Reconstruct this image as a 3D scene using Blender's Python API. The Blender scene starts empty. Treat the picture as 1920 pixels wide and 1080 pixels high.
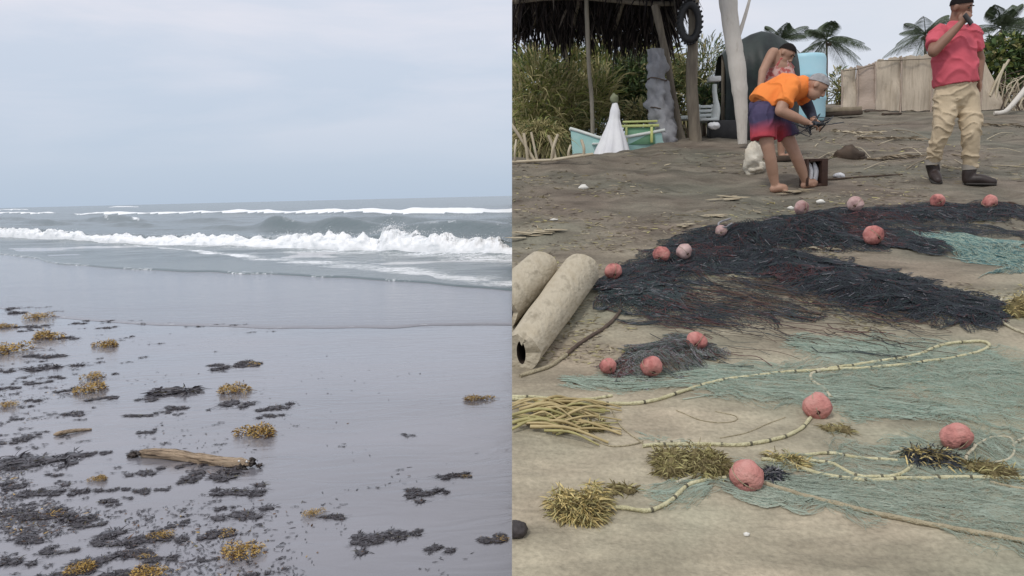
import bpy, bmesh, math, random
import numpy as np
from mathutils import Matrix, Vector

rng = np.random.default_rng(7)
random.seed(7)
scn = bpy.context.scene
COL = scn.collection
R = math.radians

# ------------------------------------------------------------------ camera
F = 1500.0                                   # focal length in photo pixels (1920 wide)
CAM = np.array([0.0, 0.0, 1.5])
PITCH = math.atan(173 / F)
ROLL = math.atan(23 / 960)
_r0 = np.array([1.0, 0, 0]); _u0 = np.array([0, math.sin(PITCH), math.cos(PITCH)])
FWD = np.array([0, math.cos(PITCH), -math.sin(PITCH)])
RIGHT = math.cos(ROLL) * _r0 - math.sin(ROLL) * _u0
UP = math.cos(ROLL) * _u0 + math.sin(ROLL) * _r0
cd = bpy.data.cameras.new('camera'); cam = bpy.data.objects.new('camera', cd); COL.objects.link(cam)
cd.sensor_width = 36; cd.lens = 36 * F / 1920; cd.clip_start = 0.05; cd.clip_end = 20000
mw = Matrix.Identity(4)
for i in range(3):
    mw[i][0] = RIGHT[i]; mw[i][1] = UP[i]; mw[i][2] = -FWD[i]; mw[i][3] = CAM[i]
cam.matrix_world = mw
scn.camera = cam

# ------------------------------------------------------------------ sky, sun, exposure
SUN_EL, SUN_AZ = R(52), R(-145)               # azimuth clockwise from +Y
w = bpy.data.worlds.new('World'); scn.world = w; w.use_nodes = True
nt = w.node_tree; nt.nodes.clear()
N = nt.nodes.new; LK = nt.links.new
out = N('ShaderNodeOutputWorld'); bg = N('ShaderNodeBackground'); bg.inputs[1].default_value = 0.1
sky = N('ShaderNodeTexSky'); sky.sky_type = 'NISHITA'; sky.sun_disc = False
sky.sun_elevation = SUN_EL; sky.sun_rotation = SUN_AZ; sky.altitude = 0; sky.dust_density = 1.5
tc = N('ShaderNodeTexCoord'); sep = N('ShaderNodeSeparateXYZ'); LK(tc.outputs['Generated'], sep.inputs[0])
ramp = N('ShaderNodeValToRGB'); el = ramp.color_ramp.elements
el[0].position = 0.0; el[0].color = (.50, .60, .735, 1)
el[1].position = 0.26; el[1].color = (.70, .755, .865, 1)
e = el.new(0.12); e.color = (.59, .67, .795, 1)
e = el.new(0.7); e.color = (.80, .83, .90, 1)
LK(sep.outputs[2], ramp.inputs[0])
mp = N('ShaderNodeMapping'); mp.inputs['Scale'].default_value = (1.3, 1.0, 7.0); mp.inputs['Rotation'].default_value = (R(3), R(-9), 0)
LK(tc.outputs['Generated'], mp.inputs[0])
nz = N('ShaderNodeTexNoise'); nz.inputs['Scale'].default_value = 1.9; nz.inputs['Detail'].default_value = 7; nz.inputs['Roughness'].default_value = 0.55
nz.inputs['Distortion'].default_value = 0.3
LK(mp.outputs[0], nz.inputs[0])
cr = N('ShaderNodeValToRGB'); cr.color_ramp.elements[0].position = 0.40; cr.color_ramp.elements[1].position = 0.64
LK(nz.outputs[0], cr.inputs[0])
# clouds get more visible away from the horizon
mr = N('ShaderNodeMapRange'); mr.inputs[1].default_value = 0.02; mr.inputs[2].default_value = 0.25
LK(sep.outputs[2], mr.inputs[0])
mul = N('ShaderNodeMath'); mul.operation = 'MULTIPLY'; LK(cr.outputs[0], mul.inputs[0]); LK(mr.outputs[0], mul.inputs[1])
m1 = N('ShaderNodeMixRGB'); m1.inputs[2].default_value = (.83, .825, .90, 1)
LK(mul.outputs[0], m1.inputs[0]); LK(ramp.outputs[0], m1.inputs[1])
# the land side of the sky carries a whiter, thicker veil of cloud
mr2 = N('ShaderNodeMapRange'); mr2.inputs[1].default_value = 0.05; mr2.inputs[2].default_value = 0.55; mr2.inputs[4].default_value = 0.75
LK(sep.outputs[0], mr2.inputs[0])
m2 = N('ShaderNodeMixRGB'); m2.inputs[2].default_value = (.79, .81, .86, 1)
LK(mr2.outputs[0], m2.inputs[0]); LK(m1.outputs[0], m2.inputs[1])
sc10 = N('ShaderNodeMixRGB'); sc10.blend_type = 'MULTIPLY'; sc10.inputs[0].default_value = 1; sc10.inputs[2].default_value = (10, 10, 10, 1)
LK(m2.outputs[0], sc10.inputs[1])
m3 = N('ShaderNodeMixRGB'); m3.inputs[0].default_value = 0.93     # thick overcast veil over the clear-sky model
LK(sky.outputs[0], m3.inputs[1]); LK(sc10.outputs[0], m3.inputs[2])
LK(m3.outputs[0], bg.inputs[0]); LK(bg.outputs[0], out.inputs[0])

sl = bpy.data.lights.new('sun', 'SUN'); sl.energy = 1.5; sl.angle = R(11); sl.color = (1, .96, .9)
so = bpy.data.objects.new('sun', sl); COL.objects.link(so)
sd = Vector((math.cos(SUN_EL) * math.sin(SUN_AZ), math.cos(SUN_EL) * math.cos(SUN_AZ), math.sin(SUN_EL)))
so.rotation_euler = sd.to_track_quat('Z', 'Y').to_euler(); so.location = (0, 0, 30)
scn.view_settings.view_transform = 'Standard'; scn.view_settings.look = 'None'
scn.view_settings.exposure = 0.0; scn.view_settings.gamma = 1; scn.view_settings.use_curve_mapping = False
scn.render.engine = 'CYCLES'; scn.cycles.use_denoising = True; scn.cycles.max_bounces = 6
try: scn.cycles.denoiser = 'OPENIMAGEDENOISE'
except Exception: pass

# ------------------------------------------------------------------ pixels and ground
def ray(px, py):
    d = FWD + RIGHT * ((px - 960) / F) - UP * ((py - 540) / F)
    return d
def Lp(px, py, z=0.0):                       # photo pixel -> point of the flat wet beach
    d = ray(px, py); return CAM + d * ((z - CAM[2]) / d[2])
def Vp(px, py, Y):                           # photo pixel -> point of that ray at distance Y
    d = ray(px, py); return CAM + d * (Y / d[1])

def _hash(ix, iy, iz, seed):
    h = (ix * 374761393 + iy * 668265263 + iz * 2147483647 + seed * 974634777) & 0xFFFFFFFF
    h = ((h ^ (h >> 13)) * 1274126177) & 0xFFFFFFFF
    h = ((h ^ (h >> 16)) * 2246822519) & 0xFFFFFFFF
    return ((h ^ (h >> 15)) & 0xFFFFFF) / float(0xFFFFFF)
def vnoise(x, y, z=0.0, seed=0):
    x, y, z = np.broadcast_arrays(np.asarray(x, float), np.asarray(y, float), np.asarray(z, float))
    ix, iy, iz = (np.floor(a).astype(np.int64) for a in (x, y, z))
    fx, fy, fz = x - ix, y - iy, z - iz
    fx, fy, fz = (f * f * (3 - 2 * f) for f in (fx, fy, fz))
    r = 0
    for a in (0, 1):
        for b in (0, 1):
            for c in (0, 1):
                wgt = (fx if a else 1 - fx) * (fy if b else 1 - fy) * (fz if c else 1 - fz)
                r = r + wgt * _hash(ix + a, iy + b, iz + c, seed)
    return r * 2 - 1
def fbm(x, y, z=0.0, seed=0, oct=4, gain=.5):
    r, a, f = 0, 1.0, 1.0
    for o in range(oct):
        r = r + a * vnoise(np.asarray(x) * f, np.asarray(y) * f, np.asarray(z) * f, seed + o * 17); a *= gain; f *= 2.03
    return r
def sstep(a, b, x):
    t = np.clip((x - a) / (b - a), 0, 1); return t * t * (3 - 2 * t)

_nc = np.array([0, 1.0, 495 / F]); _nc /= np.linalg.norm(_nc)
BN = RIGHT * _nc[0] + UP * _nc[1] - FWD * _nc[2]       # normal of the sand bank's slope
def bank_plane(x, y):
    return CAM[2] + (-1.45 - BN[0] * x - BN[1] * y) / BN[2]
def _planehit(px, py):
    d = ray(px, py); t = -1.45 / np.dot(d, BN); return CAM + d * t
RIDGE = np.array([_planehit(*p)[:2] for p in ((900, 306), (960, 303), (1020, 300), (1100, 291), (1180, 281), (1240, 270), (1320, 256), (1400, 240), (1480, 226))])
def hR(x, y):
    x = np.asarray(x, float); y = np.asarray(y, float)
    ye = np.where(y < 15, y, 15 + 2.0 * (1 - np.exp(-np.maximum(y - 15, 0) / 2.0)))
    z = bank_plane(np.minimum(x, 9), ye)
    z = np.where(z > .2, z, .2 * np.exp(np.minimum((z - .2) / .25, 0)) )
    z = np.maximum(z, 0.03)
    ry = np.interp(x, RIDGE[:, 0], RIDGE[:, 1])
    drop = sstep(0.05, 1.1, y - ry) * (1 - sstep(RIDGE[-2, 0] - .2, RIDGE[-1, 0] + .6, x))
    z = z - 0.95 * drop
    amp = 0.35 + 0.65 * sstep(3.5, 6.5, y)
    k = sstep(0.2, 1.2, y)
    z = z + k * amp * (0.030 * fbm(x * 1.3, y * 1.3, seed=3, oct=3) + 0.014 * fbm(x * 5, y * 5, seed=9, oct=3))
    z = z + k * sstep(4.5, 6, y) * 0.03 * np.minimum(vnoise(x * 3.6, y * 3.0, seed=21), 0.2)
    return z
def Gp(px, py):                              # photo pixel -> point of the sand bank
    d = ray(px, py); nb_ = float(np.dot(d, BN)); t0 = min(-1.45 / nb_, 17.0) if nb_ < -.05 else 17.0; t = np.linspace(max(.8, t0 - .8), t0 + 4, 240)
    P = CAM + d[None, :] * t[:, None]
    gap = P[:, 2] - hR(P[:, 0], P[:, 1]); below = gap < 0
    i = max(int(np.argmax(below)), 1) if below.any() else len(t) - 1
    f = gap[i - 1] / (gap[i - 1] - gap[i]) if below.any() and gap[i - 1] > 0 else 1.0
    p = P[i - 1] * (1 - f) + P[i] * f; return p

# ------------------------------------------------------------------ materials
def mat(name, c1, c2=None, rough=.8, scale=6, lo=.35, hi=.65, bump=.0, bscale=60, stretch=(1, 1, 1), spec=.4, c3=None, trans=0.0, detail=5, metal=0):
    m = bpy.data.materials.new(name); m.use_nodes = True
    t = m.node_tree; b = t.nodes['Principled BSDF']
    b.inputs['Roughness'].default_value = rough; b.inputs['Specular IOR Level'].default_value = spec; b.inputs['Metallic'].default_value = metal
    tcn = t.nodes.new('ShaderNodeTexCoord'); mpn = t.nodes.new('ShaderNodeMapping'); mpn.inputs['Scale'].default_value = stretch
    t.links.new(tcn.outputs['Object'], mpn.inputs[0])
    if c2 is None: c2 = tuple(v * .75 for v in c1)
    n = t.nodes.new('ShaderNodeTexNoise'); n.inputs['Scale'].default_value = scale; n.inputs['Detail'].default_value = detail; n.inputs['Roughness'].default_value = .6
    t.links.new(mpn.outputs[0], n.inputs[0])
    rp = t.nodes.new('ShaderNodeValToRGB'); E = rp.color_ramp.elements
    E[0].position = lo; E[0].color = (*c1, 1); E[1].position = hi; E[1].color = (*c2, 1)
    if c3 is not None:
        x = E.new((lo + hi) / 2); x.color = (*c3, 1)
    t.links.new(n.outputs[0], rp.inputs[0]); t.links.new(rp.outputs[0], b.inputs['Base Color'])
    if bump:
        n2 = t.nodes.new('ShaderNodeTexNoise'); n2.inputs['Scale'].default_value = bscale; n2.inputs['Detail'].default_value = 6
        t.links.new(mpn.outputs[0], n2.inputs[0])
        bp = t.nodes.new('ShaderNodeBump'); bp.inputs['Strength'].default_value = bump; bp.inputs['Distance'].default_value = .02
        t.links.new(n2.outputs[0], bp.inputs['Height']); t.links.new(bp.outputs[0], b.inputs['Normal'])
    if trans:
        tr = t.nodes.new('ShaderNodeBsdfTranslucent'); mx = t.nodes.new('ShaderNodeMixShader'); mx.inputs[0].default_value = trans
        t.links.new(rp.outputs[0], tr.inputs[0]); t.links.new(b.outputs[0], mx.inputs[1]); t.links.new(tr.outputs[0], mx.inputs[2])
        t.links.new(mx.outputs[0], t.nodes['Material Output'].inputs[0])
    return m

# ------------------------------------------------------------------ mesh helpers
class MB:
    def __init__(s): s.V = []; s.F = {3: [], 4: []}; s.M = {3: [], 4: []}; s.n = 0
    def add(s, V, Fc, m=0):
        V = np.asarray(V, float).reshape(-1, 3); Fc = np.asarray(Fc, int)
        k = Fc.shape[1]; s.V.append(V); s.F[k].append(Fc + s.n); s.M[k].append(np.full(len(Fc), m) if np.isscalar(m) else np.asarray(m)); s.n += len(V)
    def mesh(s, name, mats, origin=(0, 0, 0), smooth=True, clip=None):
        me = bpy.data.meshes.new(name)
        V = np.concatenate(s.V)
        if clip:
            side = (V - CAM) @ RIGHT
            cut = (side < 0).any() if clip == 'R' else (side > 0).any()
        else: cut = False
        V = V - np.asarray(origin, float)
        f3 = np.concatenate(s.F[3]) if s.F[3] else np.zeros((0, 3), int); f4 = np.concatenate(s.F[4]) if s.F[4] else np.zeros((0, 4), int)
        mi = np.concatenate([np.concatenate(s.M[3]) if s.M[3] else np.zeros(0, int), np.concatenate(s.M[4]) if s.M[4] else np.zeros(0, int)])
        loops = np.concatenate([f3.ravel(), f4.ravel()]); nf = len(f3) + len(f4)
        ls = np.concatenate([np.arange(len(f3)) * 3, len(f3) * 3 + np.arange(len(f4)) * 4])
        me.vertices.add(len(V)); me.vertices.foreach_set('co', V.ravel())
        me.loops.add(len(loops)); me.loops.foreach_set('vertex_index', loops.astype(np.int32))
        me.polygons.add(nf); me.polygons.foreach_set('loop_start', ls.astype(np.int32))
        me.polygons.foreach_set('material_index', mi.astype(np.int32))
        me.update(calc_edges=True); me.validate()
        if smooth: me.polygons.foreach_set('use_smooth', np.ones(len(me.polygons), bool))
        for m in (mats if isinstance(mats, (list, tuple)) else [mats]): me.materials.append(m)
        if cut:
            bm = bmesh.new(); bm.from_mesh(me)
            co = Vector(CAM - np.asarray(origin, float)) + Vector(RIGHT) * (0.0005 if clip == 'R' else -.0005)
            bmesh.ops.bisect_plane(bm, geom=bm.verts[:] + bm.edges[:] + bm.faces[:], plane_co=co, plane_no=Vector(RIGHT), clear_inner=(clip == 'R'), clear_outer=(clip == 'L'))
            if getattr(s, 'fill', False):
                bmesh.ops.holes_fill(bm, edges=[e for e in bm.edges if e.is_boundary], sides=0)
            bm.to_mesh(me); bm.free()
        return me
    def build(s, name, mats, parent=None, origin=None, smooth=True, clip=None):
        if parent is not None:
            o0 = np.array(parent['_w']) if origin is None else np.asarray(origin, float)
        else:
            o0 = np.zeros(3) if origin is None else np.asarray(origin, float)
        me = s.mesh(name, mats, o0, smooth, clip)
        o = bpy.data.objects.new(name, me); COL.objects.link(o)
        if parent is not None:
            o.parent = parent; o.location = Vector(o0 - np.array(parent['_w']))
        else: o.location = Vector(o0)
        o['_w'] = [float(v) for v in o0]
        return o
    # --- shapes
    def tube(s, P, rad, n=8, m=0, cap=True, ref=None):
        P = np.asarray(P, float); k = len(P)
        rad = np.asarray(rad, float)
        if rad.ndim == 0: rad = np.full((k, 2), float(rad))
        if rad.ndim == 1: rad = np.stack([rad, rad], 1)
        T = np.gradient(P, axis=0); T /= np.linalg.norm(T, axis=1, keepdims=True) + 1e-12
        r = np.array(ref if ref is not None else ((1, 0, 0) if abs(T[0][0]) < .8 else (0, 1, 0)), float)
        A = []
        for i in range(k):
            a = r - T[i] * np.dot(r, T[i]); a /= np.linalg.norm(a) + 1e-12; A.append(a)
            if ref is None: r = a
        A = np.array(A); B = np.cross(T, A)
        th = np.linspace(0, 2 * np.pi, n, endpoint=False)
        V = P[:, None, :] + A[:, None, :] * (np.cos(th)[None, :, None] * rad[:, :1, None]) + B[:, None, :] * (np.sin(th)[None, :, None] * rad[:, 1:2, None])
        V = V.reshape(-1, 3)
        i = np.arange(k - 1)[:, None] * n; j = np.arange(n)[None, :]; j2 = (j + 1) % n
        Q = np.stack([i + j, i + j2, i + n + j2, i + n + j], -1).reshape(-1, 4)
        s.add(V, Q, m)
        if cap:
            s.add(np.vstack([V[:n], P[:1]]), [[(q + 1) % n, q, n] for q in range(n)], m)
            s.add(np.vstack([V[-n:], P[-1:]]), [[q, (q + 1) % n, n] for q in range(n)], m)
    def ball(s, c, r, nu=14, nv=9, m=0, rot=None, noise=0, seed=0):
        r = np.full(3, r) if np.isscalar(r) else np.asarray(r, float)
        ph = np.linspace(0, np.pi, nv + 1)[1:-1]; th = np.linspace(0, 2 * np.pi, nu, endpoint=False)
        D = [(0, 0, 1)] + [(math.sin(p) * math.cos(t), math.sin(p) * math.sin(t), math.cos(p)) for p in ph for t in th] + [(0, 0, -1)]
        D = np.array(D)
        if noise: D = D * (1 + noise * fbm(D[:, 0] * 2 + seed, D[:, 1] * 2, D[:, 2] * 2, seed=seed, oct=3))[:, None]
        V = D * r
        if rot is not None: V = V @ np.array(rot).T
        V = V + np.asarray(c, float); q = len(ph)
        s.add(V, [[0, 1 + j, 1 + (j + 1) % nu] for j in range(nu)] + [[len(V) - 1, 1 + (q - 1) * nu + (j + 1) % nu, 1 + (q - 1) * nu + j] for j in range(nu)], m)
        Q = [[1 + i * nu + j, 1 + (i + 1) * nu + j, 1 + (i + 1) * nu + (j + 1) % nu, 1 + i * nu + (j + 1) % nu] for i in range(q - 1) for j in range(nu)]
        s.add(np.zeros((0, 3)), np.zeros((0, 3), int), m)
        s.F[4].append(np.array(Q) + s.n - len(V)); s.M[4].append(np.full(len(Q), m))
    def box(s, c, h, m=0, rot=None, bev=.12):
        # bevelled box: each axis face inset
        h = np.asarray(h, float); b = min(h) * bev
        vs = []; 
        for sx in (-1, 1):
            for sy in (-1, 1):
                for sz in (-1, 1):
                    for ax in range(3):
                        v = np.array([sx, sy, sz]) * (h - b); v[ax] = np.array([sx, sy, sz])[ax] * h[ax]; vs.append(v)
        vs = np.array(vs)
        bm = bmesh.new(); bv = [bm.verts.new(v) for v in vs]
        r = bmesh.ops.convex_hull(bm, input=bv); bm.verts.ensure_lookup_table(); bm.verts.index_update()
        T = [[v.index for v in f.verts] for f in bm.faces]; V = np.array([v.co[:] for v in bm.verts]); bm.free()
        if rot is not None: V = V @ np.array(rot).T
        s.add(V + np.asarray(c, float), T, m)
    def grid(s, V, m=0):                     # V (a,b,3)
        a, b = V.shape[:2]; i = np.arange(a - 1)[:, None] * b; j = np.arange(b - 1)[None, :]
        s.add(V.reshape(-1, 3), np.stack([i + j, i + j + 1, i + b + j + 1, i + b + j], -1).reshape(-1, 4), m)
    def strands(s, A, B, r, m=0):            # many thin three-sided strands at once
        A = np.asarray(A, float); B = np.asarray(B, float); n = len(A)
        r = np.broadcast_to(np.asarray(r, float), (n,))[:, None]
        T = B - A; T = T / (np.linalg.norm(T, axis=1, keepdims=True) + 1e-9)
        ref = np.where(np.abs(T[:, 2:3]) < .9, np.array([[0, 0, 1.0]]), np.array([[1.0, 0, 0]]))
        u = np.cross(T, ref); u /= np.linalg.norm(u, axis=1, keepdims=True) + 1e-9; v = np.cross(T, u)
        o = [v * r * -1.0, (u * .87 + v * .5) * r, (-u * .87 + v * .5) * r]
        V = np.stack([A + o[0], A + o[1], A + o[2], B + o[0], B + o[1], B + o[2]], 1).reshape(-1, 3)
        b = np.arange(n)[:, None] * 6
        Q = np.concatenate([b + np.array([[0, 1, 4, 3]]), b + np.array([[1, 2, 5, 4]]), b + np.array([[2, 0, 3, 5]])])
        mm = m if np.isscalar(m) else np.tile(np.asarray(m), 3)
        s.add(V, Q, mm)
    def blades(s, P, D, L, W, bend=.3, m=0, side=None, seg=3):
        # many bent tapering leaves: root P, direction D, length L, width W; bend pulls the tip down
        P = np.asarray(P, float); n = len(P); D = np.asarray(D, float); D = D / (np.linalg.norm(D, axis=1, keepdims=True) + 1e-9)
        L = np.broadcast_to(np.asarray(L, float), (n,)); W = np.broadcast_to(np.asarray(W, float), (n,)); bend = np.broadcast_to(np.asarray(bend, float), (n,))
        if side is None:
            q = rng.normal(size=(n, 3)); side = np.cross(D, q)
        side = side / (np.linalg.norm(side, axis=1, keepdims=True) + 1e-9)
        prof = {2: [.7, 1, .1], 3: [.5, 1, .8, .06], 4: [.5, .95, 1, .65, .05]}[seg]
        V = []
        for k in range(seg + 1):
            t = k / seg
            c = P + D * (L * t)[:, None]; c = c + np.array([0, 0, -1.0]) * (L * bend * t * t)[:, None]
            V += [c - side * (W * .5 * prof[k])[:, None], c + side * (W * .5 * prof[k])[:, None]]
        V = np.stack(V, 1).reshape(-1, 3); st = 2 * (seg + 1); b = np.arange(n)[:, None] * st
        Q = np.concatenate([b + np.array([[2 * k, 2 * k + 1, 2 * k + 3, 2 * k + 2]]) for k in range(seg)])
        mm = m if np.isscalar(m) else np.tile(np.asarray(m), seg)
        s.add(V, Q, mm)

def tag(o, label=None, cat=None, group=None, kind=None):
    if label: o['label'] = label
    if cat: o['category'] = cat
    if group: o['group'] = group
    if kind: o['kind'] = kind
    return o
def thing(name, label, cat, loc, group=None):
    o = bpy.data.objects.new(name, None); COL.objects.link(o); o.empty_display_size = .1
    o.location = Vector(loc); o['_w'] = [float(v) for v in loc]
    return tag(o, label, cat, group)
def smooth_path(P, n):                       # Catmull-Rom through points
    P = np.asarray(P, float)
    if len(P) < 3:
        t = np.linspace(0, 1, n)[:, None]; return P[0] * (1 - t) + P[-1] * t
    Q = np.vstack([2 * P[0] - P[1], P, 2 * P[-1] - P[-2]]); k = len(P) - 1
    seg = np.linalg.norm(np.diff(P, axis=0), axis=1); cum = np.concatenate([[0], np.cumsum(seg)]); u = np.linspace(0, cum[-1], n)
    i = np.clip(np.searchsorted(cum, u, side='right') - 1, 0, k - 1); t = ((u - cum[i]) / np.maximum(seg[i], 1e-9))[:, None]
    a, b, c, d = Q[i], Q[i + 1], Q[i + 2], Q[i + 3]
    return .5 * (2 * b + (c - a) * t + (2 * a - 5 * b + 4 * c - d) * t ** 2 + (3 * b - a - 3 * c + d) * t ** 3)
def remeshed(mb, voxel, it=6):
    me = mb.mesh('tmp', []); o = bpy.data.objects.new('tmp', me); COL.objects.link(o)
    md = o.modifiers.new('r', 'REMESH'); md.mode = 'VOXEL'; md.voxel_size = voxel; md.use_smooth_shade = True
    sm = o.modifiers.new('s', 'SMOOTH'); sm.factor = .5; sm.iterations = it
    dg = bpy.context.evaluated_depsgraph_get(); dg.update()
    r = bpy.data.meshes.new_from_object(o.evaluated_get(dg)); bpy.data.objects.remove(o)
    V = np.empty(len(r.vertices) * 3); r.vertices.foreach_get('co', V)
    nm = MB(); Q = [list(p.vertices) for p in r.polygons]
    q4 = [f for f in Q if len(f) == 4]; q3 = [f for f in Q if len(f) == 3]
    nm.V.append(V.reshape(-1, 3)); nm.n = len(V) // 3
    if q4: nm.F[4].append(np.array(q4)); nm.M[4].append(np.zeros(len(q4), int))
    if q3: nm.F[3].append(np.array(q3)); nm.M[3].append(np.zeros(len(q3), int))
    return nm
def folds(nm, amp, fx, fy, fz, seed, low=.004):          # push cloth creases along the surface normals
    V = nm.V[0]; Q = nm.F[4][0] if nm.F[4] else nm.F[3][0]; Nn = np.zeros_like(V)
    fn = np.cross(V[Q[:, 2]] - V[Q[:, 0]], V[Q[:, -1]] - V[Q[:, 1]])
    for k in range(Q.shape[1]): np.add.at(Nn, Q[:, k], fn)
    Nn /= np.linalg.norm(Nn, axis=1, keepdims=True) + 1e-12
    wob = .35 * fbm(V[:, 0] * 5, V[:, 1] * 5, V[:, 2] * 5, seed=seed + 4, oct=2)
    n_ = fbm(V[:, 0] * fx + wob, V[:, 1] * fy + wob, V[:, 2] * fz + wob * 2, seed=seed, oct=2)
    crease = (1 - np.minimum(np.abs(n_) * 2.2, 1)) ** 2
    V += Nn * (amp * (crease - .35) + low * fbm(V[:, 0] * 4, V[:, 1] * 4, V[:, 2] * 4, seed=seed + 9, oct=2))[:, None]
    return nm

# ================================================================== THE SEA SIDE
def sand_material():
    m = bpy.data.materials.new('wet_dark_sand'); m.use_nodes = True; t = m.node_tree; b = t.nodes['Principled BSDF']
    tcn = t.nodes.new('ShaderNodeTexCoord')
    n = t.nodes.new('ShaderNodeTexNoise'); n.inputs['Scale'].default_value = .5; n.inputs['Detail'].default_value = 6
    mpn = t.nodes.new('ShaderNodeMapping'); mpn.inputs['Scale'].default_value = (.6, 1.6, 1); mpn.inputs['Rotation'].default_value = (0, 0, R(8))
    t.links.new(tcn.outputs['Object'], mpn.inputs[0]); t.links.new(mpn.outputs[0], n.inputs[0])
    rp = t.nodes.new('ShaderNodeValToRGB'); rp.color_ramp.elements[0].position = .35; rp.color_ramp.elements[1].position = .68
    rp.color_ramp.elements[0].color = (.150, .146, .163, 1); rp.color_ramp.elements[1].color = (.245, .239, .264, 1)
    t.links.new(n.outputs[0], rp.inputs[0]); t.links.new(rp.outputs[0], b.inputs['Base Color'])
    rr = t.nodes.new('ShaderNodeMapRange'); rr.inputs[1].default_value = .3; rr.inputs[2].default_value = .7; rr.inputs[3].default_value = .05; rr.inputs[4].default_value = .34
    t.links.new(n.outputs[0], rr.inputs[0]); t.links.new(rr.outputs[0], b.inputs['Roughness'])
    b.inputs['Specular IOR Level'].default_value = 1.0; b.inputs['Coat Weight'].default_value = .55; b.inputs['Coat Roughness'].default_value = .12; b.inputs['Coat IOR'].default_value = 1.33
    # wind ripples in the water film: long in x, short in y
    m2 = t.nodes.new('ShaderNodeMapping'); m2.inputs['Scale'].default_value = (1.8, 5.0, 1); m2.inputs['Rotation'].default_value = (0, 0, R(-7))
    t.links.new(tcn.outputs['Object'], m2.inputs[0])
    n2 = t.nodes.new('ShaderNodeTexNoise'); n2.inputs['Scale'].default_value = 1.1; n2.inputs['Detail'].default_value = 7; n2.inputs['Distortion'].default_value = 1.6
    t.links.new(m2.outputs[0], n2.inputs[0])
    n3 = t.nodes.new('ShaderNodeTexNoise'); n3.inputs['Scale'].default_value = 140; n3.inputs['Detail'].default_value = 3
    t.links.new(tcn.outputs['Object'], n3.inputs[0])
    b1 = t.nodes.new('ShaderNodeBump'); b1.inputs['Strength'].default_value = .42; b1.inputs['Distance'].default_value = .02
    b2 = t.nodes.new('ShaderNodeBump'); b2.inputs['Strength'].default_value = .05; b2.inputs['Distance'].default_value = .004
    t.links.new(n2.outputs[0], b1.inputs['Height']); t.links.new(n3.outputs[0], b2.inputs['Height']); t.links.new(b1.outputs[0], b2.inputs['Normal']); t.links.new(b2.outputs[0], b.inputs['Normal'])
    return m
SAND_WET = sand_material()
def sheetz(x, y): return 0.012 * fbm(x * .35, y * .5, seed=40, oct=3)
g = MB()
xs = np.concatenate([np.linspace(-90, -14, 30), np.linspace(-13, 6, 130), np.linspace(7, 40, 12)]); ys = np.concatenate([np.linspace(-12, 1, 14), np.linspace(1.2, 14, 130), np.linspace(15, 70, 40)])
X, Y = np.meshgrid(xs, ys, indexing='ij'); Z = -0.012 + sheetz(X, Y) * .5 - .5 * sstep(30, 70, Y)
g.grid(np.stack([X, Y, Z], -1)); beach = g.build('wet_sand', SAND_WET); tag(beach, kind='structure')

def water_material(name, base, foam=False, rough=.16, bs=.5, scale=(1.0, 3.0, 1)):
    m = bpy.data.materials.new(name); m.use_nodes = True; t = m.node_tree; b = t.nodes['Principled BSDF']
    b.inputs['Base Color'].default_value = (*base, 1); b.inputs['Roughness'].default_value = rough; b.inputs['Specular IOR Level'].default_value = .5
    tcn = t.nodes.new('ShaderNodeTexCoord'); mpn = t.nodes.new('ShaderNodeMapping'); mpn.inputs['Scale'].default_value = scale
    t.links.new(tcn.outputs['Object'], mpn.inputs[0])
    n = t.nodes.new('ShaderNodeTexNoise'); n.inputs['Scale'].default_value = 1.3; n.inputs['Detail'].default_value = 8; n.inputs['Roughness'].default_value = .62
    t.links.new(mpn.outputs[0], n.inputs[0])
    bp = t.nodes.new('ShaderNodeBump'); bp.inputs['Strength'].default_value = bs; bp.inputs['Distance'].default_value = .12
    t.links.new(n.outputs[0], bp.inputs['Height']); t.links.new(bp.outputs[0], b.inputs['Normal'])
    if foam:
        at = t.nodes.new('ShaderNodeAttribute'); at.attribute_name = 'foam'
        m3 = t.nodes.new('ShaderNodeMapping'); m3.inputs['Scale'].default_value = (.8, 3.0, 1); t.links.new(tcn.outputs['Object'], m3.inputs[0])
        n3 = t.nodes.new('ShaderNodeTexNoise'); n3.inputs['Scale'].default_value = 3.6; n3.inputs['Detail'].default_value = 9; n3.inputs['Roughness'].default_value = .75; n3.inputs['Distortion'].default_value = 1.8
        t.links.new(m3.outputs[0], n3.inputs[0])
        am = t.nodes.new('ShaderNodeMath'); am.operation = 'MULTIPLY_ADD'; am.inputs[1].default_value = 2.1; am.inputs[2].default_value = -.55; t.links.new(n3.outputs[0], am.inputs[0])
        ad = t.nodes.new('ShaderNodeMath'); ad.operation = 'ADD'; t.links.new(at.outputs['Fac'], ad.inputs[0]); t.links.new(am.outputs[0], ad.inputs[1])
        rp = t.nodes.new('ShaderNodeMapRange'); rp.inputs[1].default_value = .95; rp.inputs[2].default_value = 1.20
        t.links.new(ad.outputs[0], rp.inputs[0])
        fo = t.nodes.new('ShaderNodeBsdfDiffuse'); fo.inputs[0].default_value = (.86, .88, .90, 1)
        mx = t.nodes.new('ShaderNodeMixShader'); t.links.new(rp.outputs[0], mx.inputs[0]); t.links.new(b.outputs[0], mx.inputs[1]); t.links.new(fo.outputs[0], mx.inputs[2])
        t.links.new(mx.outputs[0], t.nodes['Material Output'].inputs[0])
    return m
SEA = water_material('sea_water', (.115, .155, .165), True, .2, .55)
FILM = water_material('thin_swash_water', (.19, .186, .205), True, .10, .08, (1.2, 6, 1))
FOAM = mat('white_surf_foam', (.90, .91, .92), (.46, .51, .54), rough=.95, scale=2.2, lo=.52, hi=.80, bump=.6, bscale=14, stretch=(.8, 1, 2.5))

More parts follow.
